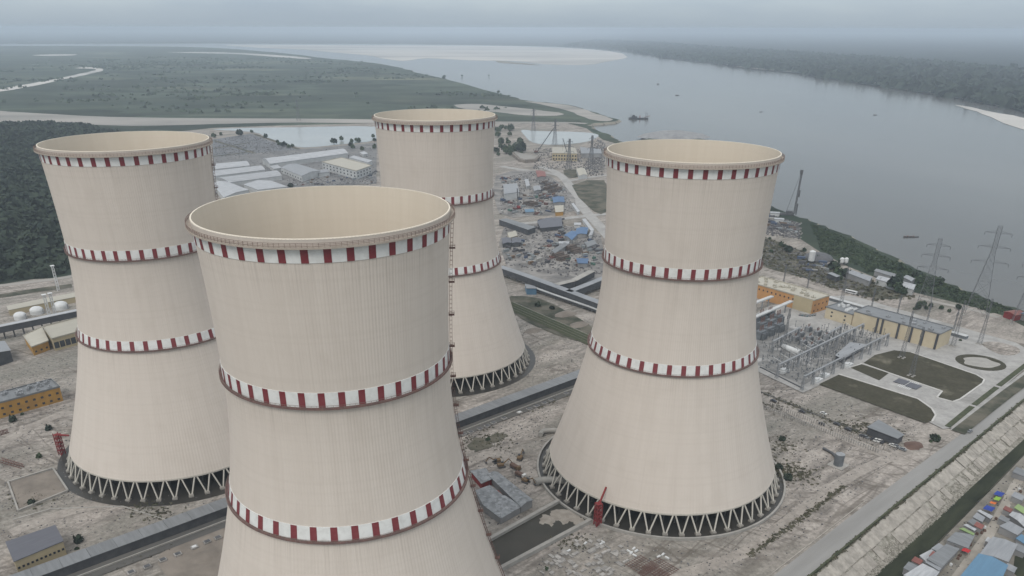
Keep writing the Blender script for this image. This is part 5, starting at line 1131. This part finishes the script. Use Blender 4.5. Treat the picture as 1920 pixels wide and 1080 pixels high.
rebar('rusty reinforcement mat lying left among the concrete slabs', 1560, 520, 8, 12); rebar('rusty reinforcement mat lying right near the picture bottom', 1780, 560, 9, 13); rebar('rusty reinforcement mat below the other two', 1700, 625, 8, 11)
# pipes by the right tower
def bent_pipe(label, pts, r, m):
    P = [G(*q) + Vector((0, 0, r + .2)) for q in pts]; P = smooth_poly(P, 4, False); o = P[0]; T = MB()
    for a, b in zip(P[:-1], P[1:]): T.cyl(a - o, b - o + (b - a).normalized() * .2, r, 14)
    return tag(T.build('water_pipe', m, None, o, smooth=True), label, 'pipe')
bent_pipe('large pale water pipe entering the right tower beside the pond', ((1003,911),(1015,907),(1035,906),(1062,908)), 2.0, m_conc)
bent_pipe('large pale water pipe ending bent behind the left flank of the right tower', ((1013,820),(1018,814),(1030,812),(1045,812)), 1.6, m_conc)
# excavators and trucks
def excavator(label, p, rz, m):
    T = thing('excavator', label, 'excavator', (p.x, p.y, .2), rz, 'excavators')
    for y in (-1.2, 1.2): MB().base(0, y, 0, 4.2, .7, .9).build('track', m_dsteel, T)
    MB().base(-.5, 0, 1.0, 3.4, 2.6, 1.3).build('body', m, T); MB().base(.9, .8, 1.0, 1.4, 1.0, 1.9).build('cab', m_glass, T); MB().beam((1, 0, 1.8), (4.6, 0, 4.6), .5).build('boom', m, T); MB().beam((4.6, 0, 4.6), (6.6, 0, 1.8), .4).build('arm', m, T); MB().base(6.4, 0, .8, 1.0, 1.3, 1.0).build('bucket', m_dsteel, T)
m_exc = mat('excavator_paint', (0.20, 0.13, 0.065), (0.13, 0.09, 0.06), scale=.5)
excavator('excavator nearest the grey sheds yard on the bare earth', G(931, 868), R(200), m_exc); excavator('excavator between two others on the bare earth', G(975, 862), R(70), m_exc); excavator('excavator farthest right near the pipe on the bare earth', G(986, 905), R(-40), m_exc); excavator('excavator standing beside the round weed patch', G(940, 876), R(20), m_exc)
def truck(label, p, rz, m):
    T = thing('tipper_truck', label, 'truck', (p.x, p.y, .3), rz); MB().base(0, 0, .6, 7.4, 2.3, .4).build('chassis', m_dsteel, T); MB().base(2.8, 0, 1.0, 1.8, 2.3, 1.9).build('cab', m, T); MB().base(-1, 0, 1.0, 5, 2.4, 1.5).build('bed', m_brown, T)
    for x in (-2.6, -1.4, 2.6):
        for y in (-1.1, 1.1): obj('wheel', wh, T, (x, y, 0))
truck('brown tipper truck parked by the large pale pipe', G(976, 895), R(-45), m_cw); truck('tipper truck standing in the row of excavators', G(966, 880), R(-50), m_exc)
# steel girders lying left
def girder(label, a, b):
    A, B = G(*a), G(*b); d = B - A; T = thing('steel_girder', label, 'girder', (A.x, A.y, .25), math.atan2(d.y, d.x)); L = d.length
    for y in (-.9, .9):
        for z in (.2, 2.0): MB().beam((0, y, z), (L, y, z), .3).build('chord', m_rust, T)
    n = int(L / 2.2); b_ = MB().beam((0, -.9, .2), (L / n, -.9, 2.0), .2).beam((0, .9, 2.0), (L / n, .9, .2), .2).mesh('lacing', m_rust)
    for i in range(n): obj('lacing', b_, T, (i * L / n, 0, 0))
girder('rusty lattice girder lying on the earth at the left edge', (2,866), (43,878)); girder('shorter rusty girder by the ochre building on the left', (-6,818), (16,811))
# cylinder tank in the yard right of the right tower
p = G(1571, 873); T = thing('yard_tank', 'upright grey tank on a square slab in the yard', 'tank', (p.x, p.y, .2), UA); MB().base(0, 0, 0, 9, 9, .4).build('slab', m_conc, T); MB().cyl((0, 0, .4), (0, 0, 7.5), 2.6, 18).build('drum', m_machine, T, smooth=True); MB().cyl((0, 0, 7.5), (0, 0, 8.1), 2.6, 18, .5).build('lid', m_steel, T)
bent_pipe('dark pipe lying behind the upright grey tank', ((1543,843),(1552,848),(1562,854),(1568,862)), .8, m_dsteel)
q = roofpx([(1627,803),(1648,788),(1694,815),(1682,824)], 4.5)
T = house('open_shed', 'open sided grey roofed shed below the substation lawn', 'shed', q, 4.5, m_walld, m_rgrey2, 'mono', .8)  # solid dark walls paint in the shade inside the open shed
# fence of posts
FA, FB_ = G(1432, 768), G(1650, 852); T = thing('post_fence', 'long pale post fence across the yard right of the tower', 'fence', (FA.x, FA.y, .2)); d = FB_ - FA; n = 52
PST = MB().cyl((0, 0, 0), (0, 0, 5.5), .22, 6).mesh('post', m_steel); fp = MB().base(0, 0, 0, .35, .35, 3.0).mesh('post', m_block); dn = Vector((-d.y, d.x, 0)).normalized()
for i in range(n): obj('post', fp, T, d * i / n); 
for i in range(n): obj('post', fp, T, d * i / n + dn * 7)
MB().beam((0, 0, 2.2), (d.x, d.y, 2.2), .12).build('wire', m_steel, T)
wall('drain_wall', 'low dark drain line running below the substation', 'wall', px((1425,735),(1530,778),(1640,822),(1690,842)), .5, 1.2, m_asph)
wall('yard_wall', 'dark low wall bounding the substation on the tower side', 'wall', px((1425,690),(1505,730)), 1.0, 1.0, m_walld)
# spoil heaps
def heap(label, a, b, r, h, m, rz=0, sx=1.6):
    p = G(a, b); n = 16; vs = [(0, 0, h)]; fs = []
    for j, (q, z) in enumerate(((.35, .85), (.7, .4), (1.0, -.1))):
        vs += [(r * sx * q * math.cos(2 * PI * i / n) * rng.uniform(.85, 1.15), r * q * math.sin(2 * PI * i / n) * rng.uniform(.85, 1.15), h * z) for i in range(n)]
    fs += [(0, 1 + i, 1 + (i + 1) % n) for i in range(n)] + [(1 + j * n + i, 1 + (j + 1) * n + i, 1 + (j + 1) * n + (i + 1) % n, 1 + j * n + (i + 1) % n) for j in range(2) for i in range(n)]
    return tag(MB().add(vs, fs).build('earth_heap', m, None, (p.x, p.y, .15), rz, True), label, 'heap', 'earth heaps')
for lab, a, b, r, h, m in (('brown heap beside the open shed', 1713, 836, 5, 1.6, m_brown), ('long dark heap behind the raised corridor', 1060, 590, 8, 3, m_mud), ('heap beside the railway tracks', 1085, 610, 7, 2.5, m_mud), ('pale heap near the base of the farthest tower', 1030, 655, 8, 2.0, m_yard), ('pale heap above the grey gallery', 1048, 640, 7, 2, m_yard), ('low heap left of the farthest tower base', 1000, 620, 6, 2, m_mud), ('earth heap along the service road left of the nearest tower', 385, 1045, 6, 1.6, m_mud), ('dark mound on the river shore behind the right tower', 1262, 256, 55, 14, m_wallg)):
    heap(lab, a, b, r, h, m, R(40) if b > 300 else 0)
# trees
def tree_proto(r, h, th, k, size, m, seed):
    b = MB().cyl((0, 0, 0), (0, 0, th + h * .35), .035 * h + .1, 7, .02 * h + .05)
    for i in range(4): a = i * 1.7 + seed; b.cyl((0, 0, th * .8), (r * .6 * math.cos(a), r * .6 * math.sin(a), th + h * .45), .02 * h, 5, .01 * h)
    return b.mesh('trunk', m_rust), leaf_mesh('crown', [(0, 0, th), (r * .35, -r * .2, th + h * .1), (-r * .3, r * .3, th)], [r * .85, r * .6, r * .6], [h * .85, h * .75, h * .6], k, size, m)
protos = [tree_proto(4.2, 6, 2.2, 60, 1.0, m_leaf, 0), tree_proto(5.2, 7, 2.6, 70, 1.15, m_leaf_dark, 1), tree_proto(3.0, 4.5, 1.4, 50, .8, m_leaf, 2)]
def tree(label, p, k, s, group, cat='tree', name='tree', z=.1):
    T = thing(name, label, cat, (p.x, p.y, z), rng.uniform(0, 6), group); T.scale = (s, s, s * rng.uniform(.85, 1.15)); obj('trunk', protos[k][0], T); obj('crown', protos[k][1], T)
for poly, n, lab, grp, s in (([(1560,505),(1640,505),(1640,530),(1570,525)], 6, 'dark tree around the light grey river shed', 'trees by the grey river shed', 1.0), ([(1635,528),(1660,545),(1720,560),(1735,548),(1700,545),(1650,530)], 8, 'dark tree in front of the bright white river shed', 'trees before the white shed', 1.1), ([(1680,500),(1760,530),(1800,556),(1740,548),(1690,522)], 6, 'tree between the river sheds and the green bank', 'trees behind the river sheds', 1.0), ([(1700,568),(1800,580),(1790,592),(1720,588)], 9, 'small dark tree on the pale sand under the pylons', 'trees under the pylons', .55), ([(930,238),(955,240),(975,262),(984,290),(930,296)], 34, 'dark tree in the grove right of the farthest tower', 'grove by the farthest tower', 1.5), ([(500,258),(570,282),(560,288),(490,265)], 6, 'tree on the dyke below the far pond', 'trees on the dyke', 1.0), ([(600,268),(706,258),(706,290),(660,282)], 12, 'dark tree behind the long vaulted warehouse', 'trees behind the warehouse', 1.2), ([(400,255),(470,246),(478,252),(402,262)], 5, 'tree on the left dyke below the far pond', 'trees on the left dyke', 1.3), ([(1430,440),(1520,470),(1540,490),(1440,480)], 7, 'low dark tree left of the batching plant', 'trees left of the batching plant', .8)):
    for a, b in scatter(px(*poly), n): tree(lab, Vector((a, b, 0)), int(rng.integers(3)), s * rng.uniform(.7, 1.3), grp)
for a, b, s, k, lab in ((1752,826,1.0,1,'round bush by the entrance from the perimeter road'), (1745,829,.7,2,'smaller bush left of the round one by the entrance'), (74,858,.9,2,'green bush on the bare earth left of the leftmost tower'), (92,806,.7,1,'dark bush beside the rusty red stair tower'), (148,1016,.8,1,'dark bush right of the yellow pump house'), (145,1030,.6,2,'small bush below the one right of the pump house'), (915,826,.9,2,'bush in the weed patch beside the low wall'), (1460,880,.8,1,'bush against the right flank of the right tower'), (1476,900,.9,1,'larger bush against the right flank of the right tower'), (1025,1068,.6,2,'bush among the concrete slabs near the pond wall'), (1466,826,.7,1,'bush right of the right tower near the fence'), (1008,575,.9,1,'dark bush beside the railway tracks'), (1035,580,.8,1,'second dark bush beside the railway tracks'), (545,352,1.3,1,'round dark tree just above the rim of the nearest tower'), (25,790,.8,1,'bush below the ochre building'), (42,778,.7,2,'second bush below the ochre building'), (60,945,.7,1,'dark bush inside the unfinished foundation'), (1800,640,.5,0,'orange brown shrub at the corner of the yellow building')):
    tree(lab, G(a, b), k, s * .62, 'single bushes', 'bush', 'bush', -.6)
# weeds, stones and scraps over the yard
def along(pts, n, wd): 
    P = [Vector((p[0], p[1], 0)) for p in pts]; out_ = []
    for i in range(n): k = int(rng.integers(len(P) - 1)); t = rng.random(); v = P[k].lerp(P[k + 1], t); out_.append((v.x + rng.normal() * wd, v.y + rng.normal() * wd, .15))
    return out_
wp = along([gb - gn * 6.5 + gu * t for t in (-360, -200, 0, 190)], 1500, 1.6) + along([gb + gn * (d0 + 3) + gu * t for t in (-360, 0, 190)], 500, 2.0)
wp += along([ep(-60, -.6), ep(330, -.6)], 900, .5) + along(px((1405,1042),(1500,975),(1582,912)), 420, .9) + along(px((1425,735),(1530,778),(1640,822)), 260, 1.5) + along(px((1430,640),(1470,690)), 30, 1)
for c_, r_, n in ((G(910,828), 9, 160), (G(1474,885), 7, 420), (G(1462,838), 7, 120), (G(1440,760), 6, 60), (G(1600,800), 7, 120), (G(1640,812), 8, 160), (G(60,935), 6, 90), (G(1070,1015), 6, 60), (G(270,950), 5, 70), (G(300,965), 5, 70)): wp += [(c_.x + rng.normal() * r_, c_.y + rng.normal() * r_ * .8, .15) for i in range(n)]
n = len(wp); rr = rng.uniform(.3, 1.0, n); tag(obj('weeds', leaf_mesh('weeds', wp, rr, rr * .6, 7, .3, mat('weed_leaves', (0.075, 0.078, 0.052), (0.14, 0.13, 0.095), scale=.3, rough=1.0, spec=.05))), 'low dark weeds along the gallery, walls and slopes', 'weeds', None, 'stuff')
YP = [p for p in px((1440,700),(1560,745),(1740,800),(1640,900),(1480,1040),(1300,1090),(1000,1085),(1000,1010),(1100,1000),(1300,1030),(1440,950))]
sp = [(a, b, .17) for a, b in scatter(YP, 3200)] + [(a, b, .17) for a, b in scatter(px((870,810),(1050,750),(1010,860),(1000,960),(900,1000)), 1300)] + [(a, b, .17) for a, b in scatter(px((0,700),(140,660),(130,900),(420,940),(300,1000),(0,1060)), 2200)] + [(a, b, .17) for a, b in scatter(px((960,570),(1120,600),(1085,690),(1000,740),(960,650)), 1500)]
debris('scattered_scraps', 'small dark stones and scraps scattered over the bare yard', sp[::2], .15, .75, MATS['material_pile'] if 'material_pile' in MATS else mat('material_pile', (0.17, 0.165, 0.165), (0.06, 0.06, 0.066), scale=.15, lo=.4, hi=.6))
debris('scattered_stones', 'small pale stones scattered over the bare yard', sp[1::2], .12, .55, m_block)
cp = [(a, b, .25) for pl_ in (((402,263),(470,253),(500,264),(555,281),(500,290),(402,296)), ((940,335),(1000,322),(1060,350),(1075,395),(1000,405),(938,402)), ((945,425),(1070,425),(1125,445),(1128,515),(1060,520),(950,500)), ((1415,395),(1500,420),(1500,450),(1430,440)), ((405,300),(460,292),(706,272),(706,346),(540,350),(400,362)), ((545,330),(705,322),(706,346),(540,350)), ((1000,278),(1130,280),(1132,318),(1000,318)), ((1120,262),(1135,268),(1133,330),(1085,330))) for a, b in scatter(px(*pl_), 1000)]
debris('building_materials', 'dense jumble of dark building materials in the construction site', cp, .6, 2.2, mat('material_pile', (0.17, 0.165, 0.165), (0.06, 0.06, 0.066), scale=.15, lo=.4, hi=.6), .7)
debris('building_materials', 'pale planks and scraps among the construction site stores', [cp[i] for i in range(0, len(cp), 5)] and [(a + 3, b + 2, z) for a, b, z in cp[::5]], .5, 2.0, m_block, .5)
sub = [(a, b, .25) for a, b in scatter(px((1430,650),(1500,620),(1600,620),(1660,632),(1540,705),(1500,722),(1430,690)), 420)]
debris('switchyard_gear', 'small grey switchyard gear and cable covers between the gantries', sub, .3, 1.1, m_machine, 1.6)

rb = [(a, b, .2) for a, b in scatter(px((1415,440),(1500,470),(1560,505),(1640,530),(1720,560),(1640,565),(1540,535),(1415,492)), 800)]
nn_ = len(rb); r2 = rng.uniform(.5, 1.7, nn_); tag(obj('scrub', leaf_mesh('scrub', rb, r2, r2 * .6, 9, .9, MATS['weed_leaves'])), 'low dark scrub over the waste ground by the river road', 'scrub', None, 'stuff')
debris('waste_heaps', 'grey waste and stones over the ground by the river road', [(a, b, .2) for a, b in scatter(px((1415,440),(1500,470),(1560,505),(1620,520),(1620,560),(1415,492)), 1800)], .5, 1.8, MATS['material_pile'], .6)
gb_ = [(a, b, .1) for a, b in scatter(px((1520,420),(1600,452),(1700,502),(1800,545),(1900,582),(1860,588),(1760,555),(1640,512),(1540,470)), 2600)]
nn_ = len(gb_); r2 = rng.uniform(.5, 1.6, nn_); tag(obj('bank_grass', leaf_mesh('bank_grass', gb_, r2, r2 * .55, 7, .9, m_leaf)), 'rough green growth on the river bank', 'grass', None, 'stuff')
debris('market_clutter', 'small goods and rubbish between the market stalls', [(v.x, v.y, MZ) for v in [ep(rng.uniform(10, 200), rng.uniform(26, 50)) for i in range(420)]], .2, .7, MATS['material_pile'], .8)

for i in range(11):                                  # busbar lines across the switchyard
    A, B = G(1448 + i * 13.5, 683 - i * 6.6), G(1474 + i * 13.5, 699 - i * 6.6); d = B - A; T = thing('busbar_line', 'grey busbar line on posts between the long gantries', 'busbar', (A.x, A.y, .25), math.atan2(d.y, d.x), 'busbar lines'); L_ = d.length
    MB().beam((0, 0, 5.6), (L_, 0, 5.6), .22).build('tube', m_wsteel, T)
    for k in range(6): obj('post', PST, T, (k * L_ / 5, 0, 0))
sw = [(a, b, .25) for a, b in scatter(px((1425,640),(1490,612),(1600,618),(1668,632),(1600,668),(1540,705),(1500,722),(1430,690)), 170)]
b_ = MB()
for a, b, z in sw: hh = rng.uniform(2, 6); b_.base(a, b, z, .22, .22, hh).base(a, b, z + hh, .7, .4, .5)
tag(b_.build('switchyard_posts', m_machine), 'many thin insulator posts in the switchyard', 'posts', None, 'stuff')

# ================================================================== BOATS
def hull(L, W, Hh, b=None, z0=-.4):
    b = b or MB(); n = 8; vs = []
    for i in range(n + 1):
        t = i / n; wv = W / 2 * (1 - (2 * t - 1) ** 4) ** .5 if t < .5 else W / 2 * (1 - max(0, (t - .55) / .45) ** 2); wv = max(wv, .05); x = (t - .5) * L; sh_ = Hh * (.25 * (2 * t - 1) ** 2)
        vs += [(x, -wv, Hh + sh_), (x, -wv * .6, z0), (x, wv * .6, z0), (x, wv, Hh + sh_)]
    fs = [(4 * i + k, 4 * i + 4 + k, 4 * i + 5 + k, 4 * i + k + 1) for i in range(n) for k in range(3)] + [(4 * i + 3, 4 * i + 7, 4 * i + 4, 4 * i) for i in range(n)] + [(0, 1, 2, 3), (4 * n + 3, 4 * n + 2, 4 * n + 1, 4 * n)]
    return b.add(vs, fs)
p = G(1197, 223, WATER_Z); T = thing('dredger', 'dark dredger with masts anchored in the river', 'boat', (p.x, p.y, WATER_Z), R(-8))
hull(56, 12, 3.2).build('hull', m_dsteel, T); MB().base(-12, 0, 3.2, 16, 8, 4).base(-14, 0, 7.2, 7, 6, 3).build('deckhouse', m_walld, T)
for x, h in ((20, 16), (24, 14), (-22, 12)): MB().cyl((x, 0, 3), (x, 0, h + 3), .6, 6).build('mast', m_dsteel, T)
MB().beam((16, 0, 4), (32, 0, 9), 1.6).build('cutter_ladder', m_rust, T); MB().cyl((4, 0, 3), (4, 0, 9), 1.1, 8).build('funnel', m_redw, T)
def boat(label, a, b, L, rz, group='small boats'):
    p = G(a, b, WATER_Z); T = thing('boat', label, 'boat', (p.x, p.y, WATER_Z), rz, group); hull(L, L * .22, L * .07).build('hull', m_dsteel, T); MB().sphere((-L * .1, 0, L * .06), L * .1, L * .09, 8, 4, True).build('canopy', m_brown, T); MB().base(-L * .38, 0, L * .07, L * .1, L * .12, L * .05).build('stern_deck', m_rust, T)
boat('dark barge, left of a pair, on the river near the pylons', 1703, 444.5, 13, R(4)); boat('dark barge, right of a pair, on the river near the pylons', 1714, 444.5, 12, R(4))
boat('small boat right of the dredger in mid river', 1270, 179, 20, R(30)); boat('small boat farthest up the river', 1234, 158, 26, R(60)); boat('small boat far out in the right half of the river', 1641, 216, 15, R(20)); boat('tiny boat in mid river above the right tower', 1427, 210, 12, R(10)); boat('pontoon boat moored in the far pond', 993, 267, 16, R(10))

# labels: where alike things stand in a row, say which one of the row it is
from collections import defaultdict
ORD = 'second third fourth fifth sixth seventh eighth ninth tenth eleventh twelfth'.split()
sets = defaultdict(list)
for o in sc.objects:
    if o.parent is None and o.get('category') and not o.get('kind'): sets[o['label']].append(o)
def photo_x(o):
    x, y, z = o.location; z -= CAM_H; return x / (y * math.cos(PITCH) - z * math.sin(PITCH))
for lab, os_ in sets.items():
    n = len(os_)
    if 1 < n <= 12 and len(lab.split()) <= 12:
        for i, o in enumerate(sorted(os_, key=photo_x)):
            o['label'] = lab + ', ' + ('leftmost of them' if i == 0 else 'rightmost of them' if i == n - 1 else ORD[i - 1] + ' from the left')
